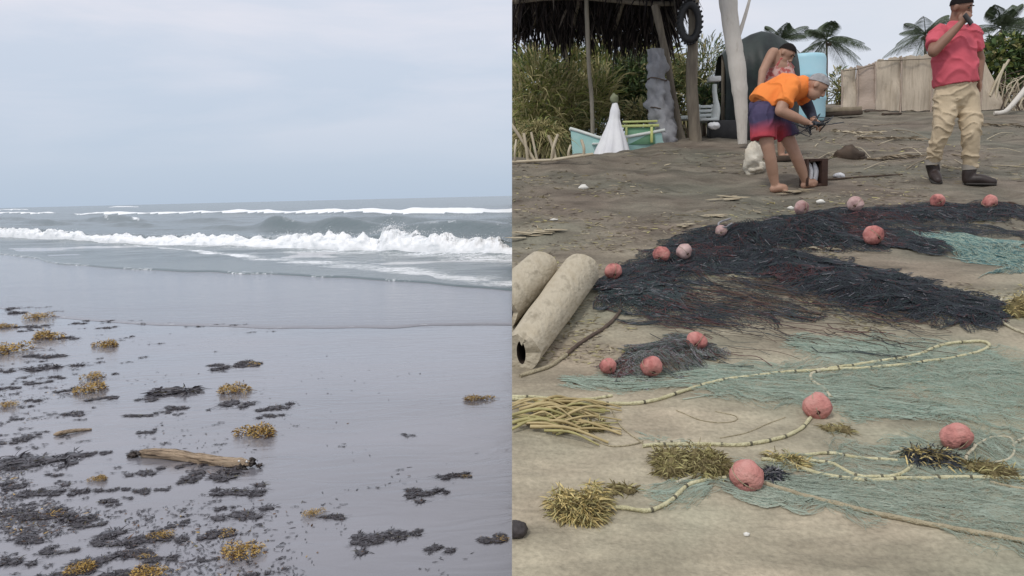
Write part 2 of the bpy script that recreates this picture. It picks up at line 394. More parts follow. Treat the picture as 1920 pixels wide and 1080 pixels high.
def I(x, *pts):
    p = np.array(pts, float); return np.interp(x, p[:, 0], p[:, 1])
def y_horizon(x): return 367 + (960 - x) * 23 / 960
def water_edge(x): return I(x, (-500, 462), (-150, 472), (0, 478), (70, 485), (85, 491), (120, 497), (250, 505), (400, 511), (560, 518), (700, 525), (800, 531), (880, 540), (960, 546), (1400, 570)) + 1.2 * vnoise(x * .02, 0, seed=5)
def swash_edge(x): return I(x, (-500, 560), (0, 578), (80, 592), (180, 601), (300, 609), (450, 613), (600, 617), (740, 614), (790, 610), (960, 609), (1400, 600)) + 1.5 * vnoise(x * .012, 3, seed=6)
def foot(x): return I(x, (-500, 440), (0, 444), (100, 449), (200, 455), (300, 459), (400, 461), (500, 464), (600, 468), (700, 471), (800, 476), (960, 482), (1400, 500))
def crest_h(x): return I(x, (-500, .4), (0, .44), (120, .36), (200, .27), (330, .30), (450, .33), (560, .42), (690, .44), (735, .55), (760, .6), (800, .52), (880, .42), (960, .34), (1400, .4)) * (1 + .14 * vnoise(x * .03, 8, seed=2) + .10 * vnoise(x * .11, 4, seed=4))

def flatpt(px, py, z=0.0):
    d = FWD[None, None] + RIGHT * ((px - 960) / F)[..., None] - UP * ((py - 540) / F)[..., None]
    t = (z - CAM[2]) / d[..., 2]; return CAM + d * t[..., None]

# --- thin film of the last swash, with a rounded lip
cx = np.arange(-500, 1401, 5.0); nr = 60
e0 = swash_edge(cx); e1 = water_edge(cx) - 4
tt = np.concatenate([[0, .003, .008, .016, .03], np.linspace(.05, 1, nr - 5)])
PX = np.repeat(cx[:, None], nr, 1); PY = e0[:, None] * (1 - tt) + e1[:, None] * tt
P = flatpt(PX, PY); lip = np.interp(tt, [0, .003, .008, .016, .03, .08, 1], [-.0105, -.0085, -.006, -.003, .001, .004, .005])
lipk = (.55 + .45 * vnoise(cx * .015, 9, seed=7))[:, None]
P[..., 2] = lip[None, :] * 1 + sheetz(P[..., 0], P[..., 1]) * .5
g = MB(); g.grid(P); film = g.build('swash_water', FILM); tag(film, kind='structure')
fa = film.data.attributes.new('foam', 'FLOAT', 'POINT')
fa.data.foreach_set('value', (np.where((tt[None, :] > .01) & (tt[None, :] < .03), .32 + .2 * vnoise(PX * .05, 0, seed=11), 0) ).ravel().astype(np.float32))

# --- the sea with its swells
cx = np.arange(-500, 1401, 3.0)
k = 420; u = np.linspace(0, 1, k)
ew = water_edge(cx); yh = y_horizon(cx) + .12
PX = np.repeat(cx[:, None], k, 1); PY = ew[:, None] + (yh - ew)[:, None] * (u ** .9)[None, :]
P = flatpt(PX, PY); D = P[..., 1]
def ridge(linepx, A, wf, wb):
    d0 = flatpt(cx, linepx)[:, 1][:, None] if linepx.ndim == 1 else None
    q = D - d0; return np.where(q < 0, np.exp(-(q / wf) ** 2), np.exp(-(q / wb) ** 2)) * A[:, None]
def flat1(px, py):
    d = FWD[None] + RIGHT * ((px - 960) / F)[:, None] - UP * ((py - 540) / F)[:, None]
    return CAM + d * ((0 - CAM[2]) / d[:, 2])[:, None]
def ridge(line, A, wf, wb):
    d0 = flat1(cx, line)[:, 1][:, None]; q = D - d0
    return np.where(q < 0, np.exp(-(q / wf) ** 2), np.exp(-(q / wb) ** 2)) * A[:, None]
Hh = np.zeros_like(D); foam = np.zeros_like(D)
A = crest_h(cx); Hh += ridge(foot(cx) - 4.5, A * .85, .7, 2.2)
# glassy swells that have not broken yet
def bump1(x, *cs): return sum(a * np.exp(-((x - c) / s) ** 2) for c, s, a in cs)
sw = 1.3 * bump1(cx, (-200, 130, .45), (90, 60, .30), (250, 45, .25), (420, 40, .2), (520, 42, .55), (640, 70, .52), (850, 120, .40), (1100, 150, .4))
r2 = ridge(I(cx, (-500, 420), (0, 420), (300, 428), (520, 432), (960, 440), (1400, 450)), sw, 1.05, 3.0); Hh += r2
sw3 = bump1(cx, (0, 90, .25), (210, 70, .45), (380, 60, .25), (730, 130, .40), (940, 80, .3))
r3 = ridge(I(cx, (-500, 412), (0, 413), (300, 419), (600, 420), (960, 424), (1400, 430)), sw3 * 1.35, 1.5, 4.0); Hh += r3
foam += .40 * (r2 > .40) * (vnoise(PX * .06, 1, seed=31) > .35) + .7 * bump1(PX, (255, 10, 1), (200, 6, .8)) * (r3 > .22)
# outer line of breakers
a4 = I(cx, (-500, .45), (95, .45), (112, .10), (130, .10), (148, .45), (1400, .55)) * (1 + .3 * vnoise(cx * .04, 2, seed=8))
l4 = I(cx, (-500, 401), (0, 401.5), (110, 402), (150, 403.5), (300, 403), (500, 402), (700, 402.5), (960, 400.5), (1400, 396))
r4 = ridge(l4, a4, 2.8, 7); Hh += r4
foam += np.where(r4 > .19, .95, 0) * (I(cx, (-500, 1), (95, 1), (114, 0), (130, 0), (150, 1), (1400, 1))[:, None])
a5 = bump1(cx, (20, 45, .8), (232, 45, .9), (-300, 80, .8)); r5 = ridge(I(cx, (-500, 394), (0, 395.5), (230, 389.5), (960, 373)), a5, 12, 20); Hh += r5; foam += 1.0 * (r5 > .45)
# general chop, growing and fading with distance
Hh += (.035 * fbm(P[..., 0] * .35, D * .8, seed=50, oct=4) + .10 * fbm(P[..., 0] * .07, D * .17, seed=55, oct=3) * sstep(25, 60, D)) * sstep(0, 1, (D - flat1(cx, ew)[:, 1][:, None]) / 6)
# white water between the breaker and the beach
fl = I(cx, (-500, 440), (0, 446), (180, 453), (260, 462), (330, 470), (400, 479), (480, 489), (620, 503), (800, 521), (890, 538), (960, 545), (1400, 566))[:, None]
ft = foot(cx)[:, None]
q = np.clip((PY - ft) / np.maximum(fl - ft, 1), -1, 2)
streak = fbm(P[..., 0] * .9, D * 2.4, seed=61, oct=4)
band = np.exp(-((q - .82) / .22) ** 2) * .46 + np.exp(-((q - .08) / .18) ** 2) * .40 + .14
foam += np.where((q > -.05) & (q < 1.0 + .10 * vnoise(PX * .03, 4, seed=64)), band + .16 * streak, 0)
foam += np.where((PY < ft) & (PY > ft - 9), .25 + .3 * streak, 0) * (cx < 560)[:, None]
# little foam along the very edge of the water
foam += np.where((ew[:, None] - PY < 2.2) & (vnoise(PX * .02, 6, seed=70) > .1), .42, 0)
edge = np.interp(ew[:, None] - PY, [0, .6, 1.6, 5, 14], [-.012, .022, .034, .02, .012])
P[..., 2] = Hh + edge
g = MB(); g.grid(P); sea = g.build('sea', SEA); tag(sea, kind='structure')
fa = sea.data.attributes.new('foam', 'FLOAT', 'POINT'); fa.data.foreach_set('value', foam.ravel().astype(np.float32))

# --- the breaking wave's tumbling white water
cx = np.arange(-500, 1401, 1.0); n = 44; t = np.linspace(0, 1, n)
Ah = crest_h(cx)[:, None]; base = flat1(cx, foot(cx) + .8)
dirn = base.copy() - CAM; dirn[:, 2] = 0; dirn /= np.linalg.norm(dirn, axis=1, keepdims=True)
Wd = (1.2 + 1.0 * Ah); off = Wd * (1 - np.cos(np.pi * t[None, :])) / 2
zz = Ah * 1.02 * np.sin(np.pi * t[None, :]) ** .75
P = base[:, None, :] + dirn[:, None, :] * off[..., None]; P[..., 2] = zz - .03
b3 = P.copy()
n1 = fbm(b3[..., 0] * 2.1, b3[..., 1] * 2.1, b3[..., 2] * 3.0, seed=80, oct=5, gain=.6)
n2 = np.abs(fbm(b3[..., 0] * 3.5, b3[..., 1] * 3.5, b3[..., 2] * 4, seed=90, oct=4))
P[..., 2] += Ah * np.sin(np.pi * t)[None, :] * (.26 * n1 - .12 * n2 + .05)
P -= dirn[:, None, :] * (Ah * np.sin(np.pi * t)[None, :] * .28 * n1)[..., None]
P += (.012 * fbm(b3[..., 0] * 9, b3[..., 1] * 9, b3[..., 2] * 9, seed=95, oct=3) * np.sin(np.pi * t)[None, :])[..., None] * np.array([0, -1, 1.0])
gap = vnoise(cx * .018, 3, seed=99) - .55 * np.exp(-((cx - 705) / 16) ** 2) * 3
P[..., 2] -= (np.clip(-gap - .45, 0, 1) * .5)[:, None] * Ah
g = MB(); g.grid(P); br = g.build('breaking_wave', FOAM, parent=sea)
# spray thrown up over the crest
g = MB(); nb = 1500
sx = np.concatenate([rng.normal(742, 22, 500), rng.uniform(480, 958, 700), rng.uniform(-100, 480, 300)]); bs = flat1(sx, foot(sx))
hh = np.interp(sx, cx, Ah[:, 0]); q = bs + (bs - CAM) * np.array([1, 1, 0]) / np.linalg.norm(bs - CAM, axis=1)[:, None] * rng.uniform(.4, 1.3, nb)[:, None]
q[:, 2] = hh * (1 + .22 * rng.exponential(.5, nb)); q[:, 2] = np.minimum(q[:, 2], hh * 1.4)
r = rng.uniform(.002, .009, nb)
g.strands(q, q + rng.normal(size=(nb, 3)) * r[:, None] * 1.5, r); sp = g.build('spray', FOAM, parent=sea); tag(sp, kind='stuff')

# ------------------------------------------------------------------ seaweed
W_GOLD = mat('golden_seaweed', (.66, .45, .13), (.42, .26, .07), rough=.5, scale=14)
W_BROWN = mat('brown_seaweed', (.17, .085, .035), (.08, .04, .02), rough=.45, scale=14)
W_DARK = mat('black_wet_seaweed', (.028, .025, .030), (.085, .076, .086), rough=.3, scale=16, spec=.5)
W_OLIVE = mat('olive_seaweed', (.13, .11, .045), (.06, .055, .03), rough=.45, scale=14)
W_STRAW = mat('straw_coloured_weed', (.66, .53, .23), (.48, .37, .15), rough=.6, scale=16)
W_SG = mat('green_straw_weed', (.44, .40, .17), (.31, .27, .12), rough=.6, scale=16)
def weed(kind, seed, nb):
    global rng
    keep = rng; rng = np.random.default_rng(seed); g = MB()
    # a unit clump 1 wide: lumps of fronds
    if kind == 'gold':
        k = 6; cc = np.stack([rng.uniform(-.32, .32, k), rng.uniform(-.22, .22, k), np.zeros(k)], 1); cr_ = rng.uniform(.16, .26, k); hz = .95
    elif kind == 'mixed':
        k = 9; cc = np.stack([rng.uniform(-.42, .42, k), rng.uniform(-.2, .2, k), np.zeros(k)], 1); cr_ = rng.uniform(.09, .19, k); hz = .7
    elif kind == 'dark':
        k = 11; cc = np.stack([rng.uniform(-.45, .45, k), rng.normal(0, .13, k), np.zeros(k)], 1); cr_ = rng.uniform(.05, .15, k); hz = .5
    elif kind == 'leafy':
        k = 7; cc = np.stack([rng.uniform(-.33, .33, k), rng.normal(0, .1, k), np.zeros(k)], 1); cr_ = rng.uniform(.12, .2, k); hz = .8
    else:
        k = 5; cc = np.stack([rng.uniform(-.5, .5, k), rng.normal(0, .12, k), np.zeros(k)], 1); cr_ = rng.uniform(.03, .10, k); hz = .4
    idx = rng.choice(k, nb, p=cr_ ** 2 / (cr_ ** 2).sum()); d = rng.normal(size=(nb, 3)); d /= np.linalg.norm(d, axis=1, keepdims=True); d[:, 2] = np.abs(d[:, 2])
    rad = rng.uniform(.25, 1, nb) ** .5
    P = cc[idx] + d * (cr_[idx] * rad)[:, None] * np.array([1, 1, hz])
    D = d + rng.normal(size=(nb, 3)) * .7; D[:, 2] = np.abs(D[:, 2]) * .8 - .15
    if kind in ('gold', 'mixed'):
        L = rng.uniform(.04, .10, nb); Wd = rng.uniform(.010, .022, nb)
    elif kind == 'leafy':
        L = rng.uniform(.15, .3, nb); Wd = rng.uniform(.03, .06, nb); D[:, 2] *= .3
    else:
        L = rng.uniform(.04, .20, nb); Wd = rng.uniform(.008, .026, nb); D[:, 2] *= .8
    if kind == 'gold': mm = rng.choice(4, nb, p=[.66, .20, .03, .11]); 
    elif kind == 'mixed': mm = np.where(cc[idx, 0] > .08, rng.choice(4, nb, p=[.42, .28, .14, .16]), rng.choice(4, nb, p=[.02, .08, .86, .04]))
    else: mm = rng.choice(4, nb, p=[.0, .025, .95, .025])
    low = P[:, 2] < .05
    if kind == 'gold': mm = np.where(low & (rng.random(nb) < .5), 1, mm)
    g.blades(P, D, L, Wd, .25, mm, seg=2)
    if kind in ('gold', 'mixed'):            # gas bladders
        nb2 = nb // 5; j = rng.choice(nb, nb2)
        for q in j[:60]: g.ball(P[q] + D[q] * .03, .011 + .006 * rng.random(), 5, 3, int(mm[q]))
    if kind in ('dark', 'leafy', 'mixed', 'scrap'):     # packed wet mass underneath
        for c, r_ in zip(cc, cr_):
            g.ball(c + np.array([0, 0, .0]), (r_ * 1.1, r_ * .75, r_ * hz * .55), 12, 7, 2, noise=.5, seed=int(rng.integers(99)))
    if kind in ('dark', 'scrap', 'mixed', 'leafy'):       # stringy stems that hold the lumps together
        od = np.argsort(cc[:, 0])
        for i0, i1 in zip(od[:-1], od[1:]): g.tube(smooth_path([cc[i0] + (0, 0, .005), (cc[i0] + cc[i1]) / 2 + np.array([0, rng.uniform(-.02, .02), .012]), cc[i1] + (0, 0, .005)], 6), .007, 4, 2)
    for _ in range(4 if kind != 'scrap' else 2):         # trailing stems
        a = cc[rng.integers(k)]; b = a + np.array([rng.uniform(-.4, .4), rng.uniform(-.12, .12), .01]); mid = (a + b) / 2 + np.array([0, rng.uniform(-.06, .06), .03])
        g.tube(smooth_path([a, mid, b], 7), .006, 4, 2 if kind not in ('gold',) else 1)
    rng = keep
    me = g.mesh('seaweed_' + kind, [W_GOLD, W_BROWN, W_DARK, W_OLIVE], smooth=False)
    return me
VAR = {'gold': [weed('gold', 100 + i, 760) for i in range(5)], 'mixed': [weed('mixed', 200 + i, 640) for i in range(5)], 'dark': [weed('dark', 300 + i, 240) for i in range(8)],
       'leafy': [weed('leafy', 400 + i, 130) for i in range(3)], 'scrap': [weed('scrap', 500 + i, 70) for i in range(10)]}
NMS = {'gold': 'golden_seaweed_clump', 'mixed': 'mixed_seaweed_clump', 'dark': 'dark_seaweed_clump', 'leafy': 'leaf_litter_clump', 'scrap': 'seaweed_scrap'}
GRP = {'gold': 'golden seaweed clumps on the wet sand', 'mixed': 'half golden half black seaweed clumps on the wet sand', 'dark': 'black seaweed patches on the wet sand', 'leafy': 'heaps of dark leaves on the wet sand', 'scrap': 'small scraps of dark weed on the wet sand'}
GEN = {'gold': 'golden brown bushy seaweed clump lying on the wet grey sand', 'mixed': 'seaweed clump, part golden and part black, on the wet sand', 'dark': 'flat patch of black wet seaweed on the wet grey sand', 'leafy': 'dark heap of folded leaves on the wet sand', 'scrap': 'tiny scrap of dark weed on the wet grey sand'}
LAND = [('the driftwood log', (360, 862)), ('the thin driftwood stick', (135, 812)), ('the bright yellow gold clump', (478, 812)), ('the brownish gold clump', (450, 732)), ('the rusty brown seaweed ball', (450, 1036)), ('the half golden half black heap', (92, 960)),
        ('the heap of folded leaves', (330, 734)), ('the wide pale golden mat', (18, 658)), ('the swash edge tuft', (75, 596)), ('the long greenish topped clump', (465, 681)), ('the tiny lone golden tuft', (590, 960)), ('the foot of the sand bank', (932, 1006))]
def auto_label(p, wpx, kind):
    sz = 'wide' if wpx > 58 else ('mid-sized' if wpx > 32 else 'small')
    ds = sorted((float(np.hypot(*(Lp(*q)[:2] - p[:2]))), n_) for n_, q in LAND)
    at_ = ('close beside ' if ds[0][0] < .35 else 'near ') + ds[0][1] if ds[0][0] < 1.1 else 'on open wet sand'
    if kind == 'scrap': return 'tiny scrap of dark weed ' + at_ + ('' if 'sand' in at_ else ' on wet sand')
    nm_ = {'gold': 'golden brown bushy seaweed clump', 'mixed': 'part golden part black seaweed clump', 'dark': 'flat patch of black wet seaweed', 'leafy': 'dark heap of folded leaves'}[kind]
    return sz + ' ' + nm_ + ' ' + at_
def put_weed(px, py, wpx, kind, label=None, flat=1.0, tall=1.0, group=True):
    p = Lp(px, py); sc = wpx * p[1] / F * (1.22 if kind in ('gold', 'mixed') else 1.34)
    o = bpy.data.objects.new(NMS[kind], VAR[kind][rng.integers(len(VAR[kind]))]); COL.objects.link(o)
    p[2] = -.012 + sheetz(p[0], p[1]) * .5 + .004
    if py < swash_edge(np.array([px]))[0]: p[2] += .008
    o.location = Vector(p); o.scale = (sc, sc * flat, sc * tall * (1.0 if kind in ('gold',) else .50)); o.rotation_euler = (0, 0, rng.uniform(-.35, .35) + (math.pi if rng.random() < .5 and kind != 'mixed' else 0))
    lb_ = label or auto_label(p, wpx, kind); tag(o, lb_, 'seaweed', GRP[kind] if group else None)
    return o
BIG = [
 (75, 596, 42, 'gold', 'small golden seaweed tuft at the edge of the thin swash water'), (18, 658, 70, 'gold', 'wide pale golden seaweed mat beside black weed, up the beach from the driftwood'),
 (92, 634, 62, 'gold', None), (197, 648, 50, 'gold', None), (176, 708, 40, 'gold', None), (160, 734, 62, 'gold', None), (4, 762, 40, 'gold', None), (14, 614, 34, 'gold', None),
 (450, 732, 62, 'gold', 'brownish gold seaweed clump standing alone beyond the driftwood log'), (478, 812, 82, 'gold', 'bright yellow gold seaweed clump just beyond the end of the driftwood log'),
 (182, 898, 36, 'gold', None), (92, 960, 84, 'mixed', 'large half golden half black seaweed heap with a long black tail'), (408, 998, 60, 'mixed', None), (450, 1036, 84, 'gold', 'dense rusty brown seaweed ball, the biggest round clump on the wet sand'),
 (268, 1034, 66, 'mixed', None), (298, 1004, 40, 'gold', None), (590, 960, 36, 'gold', 'tiny golden tuft with a thin black streak alone on open wet sand'), (900, 748, 60, 'gold', 'thin flat row of reddish gold seaweed sprigs alone on wet sand'),
 (866, 888, 34, 'mixed', None), (932, 1006, 60, 'mixed', 'black and gold seaweed clump against the foot of the sand bank'), (274, 1076, 70, 'gold', None), (465, 681, 58, 'mixed', 'long dark seaweed clump with pale greenish top beyond the golden clump'), (140, 1070, 60, 'gold', None)]
for px, py, wp, kd, lb in BIG: put_weed(px, py, wp, kd, lb, flat=1.0 if wp != 60 or kd != 'gold' or px < 880 else .5, tall=1.0 if px < 880 else .6, group=lb is None)
DARK = [(35, 578, 30), (38, 586, 40), (83, 577, 20), (108, 585, 20), (147, 606, 26), (196, 614, 22), (52, 612, 44), (48, 620, 18), (130, 633, 34), (80, 666, 62), (100, 687, 78), (40, 707, 12), (108, 706, 30), (72, 716, 32),
 (10, 694, 36), (15, 726, 34), (25, 737, 14), (190, 746, 38), (65, 749, 32), (120, 731, 32), (275, 748, 28), (335, 764, 42), (402, 684, 34), (430, 687, 54), (440, 757, 62), (512, 763, 46), (512, 778, 34), (494, 767, 26),
 (32, 785, 20), (132, 775, 44), (45, 818, 30), (20, 828, 48), (272, 808, 28), (305, 772, 22), (75, 866, 120), (35, 876, 46), (100, 888, 28), (20, 908, 46), (75, 920, 64), (52, 922, 34), (160, 918, 50), (222, 914, 32), (262, 918, 38), (302, 914, 24),
 (150, 851, 28), (180, 848, 38), (265, 884, 44), (212, 943, 22), (20, 960, 60), (142, 966, 66), (165, 980, 44), (402, 886, 96), (440, 918, 84), (352, 899, 34), (445, 962, 74), (420, 949, 32), (390, 1046, 28), (332, 1006, 44), (240, 1004, 100),
 (210, 1014, 60), (200, 1046, 66), (240, 1070, 74), (170, 1056, 54), (335, 980, 34), (850, 888, 50), (772, 917, 38), (806, 923, 64), (712, 1006, 76), (750, 1002, 64), (826, 1026, 44), (690, 1016, 24), (620, 966, 50), (770, 994, 34), (300, 1046, 60), (60, 1010, 60), (110, 1030, 50), (30, 1050, 70), (100, 1075, 60), (480, 1074, 40), (360, 868, 40), (420, 868, 30)]
for px, py, wp in DARK: put_weed(px, py, wp, 'dark', flat=rng.uniform(.7, 1.3))
put_weed(330, 734, 74, 'leafy', 'dark heap of folded leaves beyond the driftwood log', tall=1.2, group=False)
put_weed(140, 972, 50, 'leafy'); put_weed(205, 936, 30, 'leafy'); put_weed(255, 778, 46, 'leafy', flat=.4, tall=.3)
cnt = 0
while cnt < 265:                             # small scraps, thickest at the left
    px = rng.uniform(-20, 560) ** 1.0; py = rng.uniform(575, 1078)
    dens = math.exp(-max(px, 0) / (150 + .30 * (py - 575))) * (1.0 if py > 600 else .5)
    if rng.random() < dens: put_weed(px, py, rng.uniform(10, 26), 'scrap', flat=rng.uniform(.6, 1.4)); cnt += 1
for px, py, wp in ((640, 834, 16), (770, 816, 32), (755, 812, 20), (460, 538, 9), (230, 570, 6), (298, 581, 7), (960, 578, 8), (377, 736, 12), (415, 790, 14), (400, 795, 14), (745, 878, 16), (700, 912, 20), (300, 796, 10), (410, 609, 14), (322, 606, 10), (225, 597, 14)):
    put_weed(px, py, wp, 'scrap')
# flecks nobody could count
g = MB(); nf = 9000; px = rng.exponential(165, nf); py = 1080 - rng.exponential(200, nf); ok = (py > 575) & (px < 900); px, py = px[ok], py[ok]
Pf = flat1(px, py); cl = fbm(Pf[:, 0] * 1.6, Pf[:, 1] * 1.6, seed=130, oct=4) > .12; Pf = Pf[cl]; nn = len(Pf)
Pf[:, 2] = -.012 + sheetz(Pf[:, 0], Pf[:, 1]) * .5 + .003
Df = rng.normal(size=(nn, 3)); Df[:, 2] = np.abs(Df[:, 2]) * .03
g.blades(Pf, Df, rng.uniform(.006, .034, nn), rng.uniform(.003, .010, nn), -.02, rng.choice(4, nn, p=[.03, .06, .88, .03]), side=np.cross(Df, np.array([0, 0, 1.0])[None] + rng.normal(size=(nn, 3)) * .3), seg=2)
fl_ = g.build('seaweed_flecks', [W_GOLD, W_BROWN, W_DARK, W_OLIVE], smooth=False); tag(fl_, 'fine flecks of dark weed strewn over the wet sand', 'seaweed', kind='stuff')

# ------------------------------------------------------------------ driftwood
WOOD = mat('sun_bleached_driftwood', (.62, .48, .34), (.085, .055, .035), rough=.8, scale=2.4, lo=.38, hi=.66, bump=1.0, bscale=9, stretch=(2.2, 34, 34), c3=(.50, .37, .25))
WOODD = mat('dark_wet_driftwood', (.03, .025, .022), (.08, .06, .05), rough=.35, scale=9, bump=.6)
a = Lp(262, 853); b = Lp(470, 873)
dr = thing('driftwood_log', 'pale bleached driftwood log with dark wet ends, lying among black seaweed', 'driftwood', (a + b) / 2)
g = MB(); k = 40; t = np.linspace(0, 1, k); Pp = a[None] * (1 - t[:, None]) + b[None] * t[:, None]; Pp[:, 2] = .012 + .004 * np.sin(t * 7)
Pp[:, 1] += .01 * np.sin(t * 5); rr_ = I(t, (0, .012), (.03, .021), (.2, .027), (.6, .029), (.93, .026), (1, .014)) * (1 + .10 * fbm(t * 9, 0, seed=3))
g.tube(Pp, np.stack([rr_ * 1.1, rr_], 1), 18)
Vv = g.V[0]; cen = np.repeat(Pp, 18, 0); dv = Vv - cen; th = np.tile(np.arange(18), k); Vv[:] = cen + dv * (1 + .26 * fbm(th * 1.1, np.repeat(t, 18) * 6, seed=14, oct=3))[:, None]
ang_ = math.atan2(b[1] - a[1], b[0] - a[0]); o_ = np.array(dr['_w']); ca, sa = math.cos(-ang_), math.sin(-ang_)
for V_ in g.V:
    d_ = V_[:, :2] - o_[:2]; V_[:, 0] = o_[0] + d_[:, 0] * ca - d_[:, 1] * sa; V_[:, 1] = o_[1] + d_[:, 0] * sa + d_[:, 1] * ca
tk = g.build('trunk', WOOD, parent=dr); tk.rotation_euler.z = ang_
for tt_, nm_, sd in ((0.0, 'dark_end', 5), (1.0, 'dark_end', 9)):
    c = a * (1 - tt_) + b * tt_; g = MB(); c[2] = .016
    for q in range(5): g.ball(c + np.array([rng.uniform(-.06, .06), rng.uniform(-.02, .01), rng.uniform(-.022, .006)]), (rng.uniform(.012, .030), .02, rng.uniform(.008, .018)), 14, 9, noise=.9, seed=sd + q)
    g.build(nm_, WOODD, parent=dr)
PEB = mat('white_shell', (.8, .79, .76), rough=.5)
g = MB()
for q, (px, py) in enumerate(((452, 868), (461, 866), (466, 869))):
    g = MB(); c = Lp(px, py + 4); c[2] = .032; c[1] -= .025; g.ball(c, .007, 7, 5, noise=.4, seed=q); g.build('barnacle', PEB, parent=dr)
g = MB(); k = 14; a = Lp(100, 816); b = Lp(172, 804); t = np.linspace(0, 1, k); Pp = a[None] * (1 - t[:, None]) + b[None] * t[:, None]; Pp[:, 2] = .002 + .006 * np.sin(t * 4)
g.tube(Pp, np.interp(t, [0, .1, .6, 1], [.004, .014, .012, .006]) * 1.1, 8)
ds = g.build('driftwood_stick', WOOD, origin=a); tag(ds, 'thin pinkish driftwood stick half covered with dark weed on wet sand', 'stick')

# ================================================================== THE LAND SIDE: a sand bank cut off along its seaward edge
def bank_material():
    m = bpy.data.materials.new('bank_sand'); m.use_nodes = True; t = m.node_tree; b = t.nodes['Principled BSDF']
    b.inputs['Roughness'].default_value = .9; b.inputs['Specular IOR Level'].default_value = .2
    tcn = t.nodes.new('ShaderNodeTexCoord'); se = t.nodes.new('ShaderNodeSeparateXYZ'); t.links.new(tcn.outputs['Object'], se.inputs[0])
    def noise(scale, detail, mapsc=(1, 1, 1), rough=.55):
        mp_ = t.nodes.new('ShaderNodeMapping'); mp_.inputs['Scale'].default_value = mapsc; t.links.new(tcn.outputs['Object'], mp_.inputs[0])
        n = t.nodes.new('ShaderNodeTexNoise'); n.inputs['Scale'].default_value = scale; n.inputs['Detail'].default_value = detail; n.inputs['Roughness'].default_value = rough
        t.links.new(mp_.outputs[0], n.inputs[0]); return n
    n1 = noise(.9, 5); n2 = noise(2.2, 7, (1, 2.4, 1)); n3 = noise(60, 4); n4 = noise(9, 6, (1, 2, 1))
    # trampled dark sand further up, pale dry sand below
    ad = t.nodes.new('ShaderNodeMath'); ad.operation = 'MULTIPLY_ADD'; t.links.new(n1.outputs[0], ad.inputs[0]); ad.inputs[1].default_value = 2.6; t.links.new(se.outputs[1], ad.inputs[2])
    rp = t.nodes.new('ShaderNodeValToRGB'); mr_ = t.nodes.new('ShaderNodeMapRange'); mr_.inputs[1].default_value = 4.3; mr_.inputs[2].default_value = 7.6
    t.links.new(ad.outputs[0], mr_.inputs[0]); t.links.new(mr_.outputs[0], rp.inputs[0])
    E = rp.color_ramp.elements; E[0].color = (.372, .338, .268, 1); E[1].color = (.182, .162, .137, 1); E[1].position = 1.0
    r2 = t.nodes.new('ShaderNodeMapRange'); r2.inputs[1].default_value = .30; r2.inputs[2].default_value = .72; r2.inputs[3].default_value = .58; r2.inputs[4].default_value = 1.30
    t.links.new(n2.outputs[0], r2.inputs[0])
    mx = t.nodes.new('ShaderNodeMixRGB'); mx.blend_type = 'MULTIPLY'; mx.inputs[0].default_value = 1; t.links.new(rp.outputs[0], mx.inputs[1]); t.links.new(r2.outputs[0], mx.inputs[2])
    r3 = t.nodes.new('ShaderNodeMapRange'); r3.inputs[1].default_value = .25; r3.inputs[2].default_value = .75; r3.inputs[3].default_value = .78; r3.inputs[4].default_value = 1.18
    t.links.new(n3.outputs[0], r3.inputs[0])
    mx2 = t.nodes.new('ShaderNodeMixRGB'); mx2.blend_type = 'MULTIPLY'; mx2.inputs[0].default_value = 1; t.links.new(mx.outputs[0], mx2.inputs[1]); t.links.new(r3.outputs[0], mx2.inputs[2])
    n5 = noise(.75, 4, (1, 1.5, 1)); r5 = t.nodes.new('ShaderNodeValToRGB'); q5 = r5.color_ramp.elements; q5[0].position = .36; q5[0].color = (1.05, .97, .90, 1); q5[1].position = .66; q5[1].color = (.92, .98, .90, 1); q6 = q5.new(.5); q6.color = (1.04, 1.02, .94, 1)
    t.links.new(n5.outputs[0], r5.inputs[0]); mx3 = t.nodes.new('ShaderNodeMixRGB'); mx3.blend_type = 'MULTIPLY'; mx3.inputs[0].default_value = 1; t.links.new(mx2.outputs[0], mx3.inputs[1]); t.links.new(r5.outputs[0], mx3.inputs[2])
    t.links.new(mx3.outputs[0], b.inputs['Base Color'])
    b1 = t.nodes.new('ShaderNodeBump'); b1.inputs['Strength'].default_value = .75; b1.inputs['Distance'].default_value = .035; t.links.new(n4.outputs[0], b1.inputs['Height'])
    b2 = t.nodes.new('ShaderNodeBump'); b2.inputs['Strength'].default_value = .35; b2.inputs['Distance'].default_value = .006; t.links.new(n3.outputs[0], b2.inputs['Height'])
    t.links.new(b1.outputs[0], b2.inputs['Normal']); t.links.new(b2.outputs[0], b.inputs['Normal'])
    return m
BANK = bank_material()
gy = np.concatenate([np.linspace(-6, .5, 14), np.arange(.6, 1.5, .1), np.arange(1.5, 9.5, .035), np.arange(9.5, 17, .09), np.linspace(17.2, 140, 40)])
gx = np.concatenate([np.arange(0, 5.2, .035), np.arange(5.2, 12, .15), np.linspace(12.5, 90, 26)])
def seam_x(y):
    x = np.zeros_like(y)
    for _ in range(5):
        z = hR(x, y); x = math.tan(ROLL) * (y * math.sin(PITCH) + (z - CAM[2]) * math.cos(PITCH))
    return x
sx0 = seam_x(gy)
XX = sx0[None, :] + gx[:, None] * np.ones_like(gy)[None, :]; YY = np.repeat(gy[None, :], len(gx), 0)
P = np.stack([XX, YY, hR(XX, YY)], -1)
g = MB(); g.grid(P)
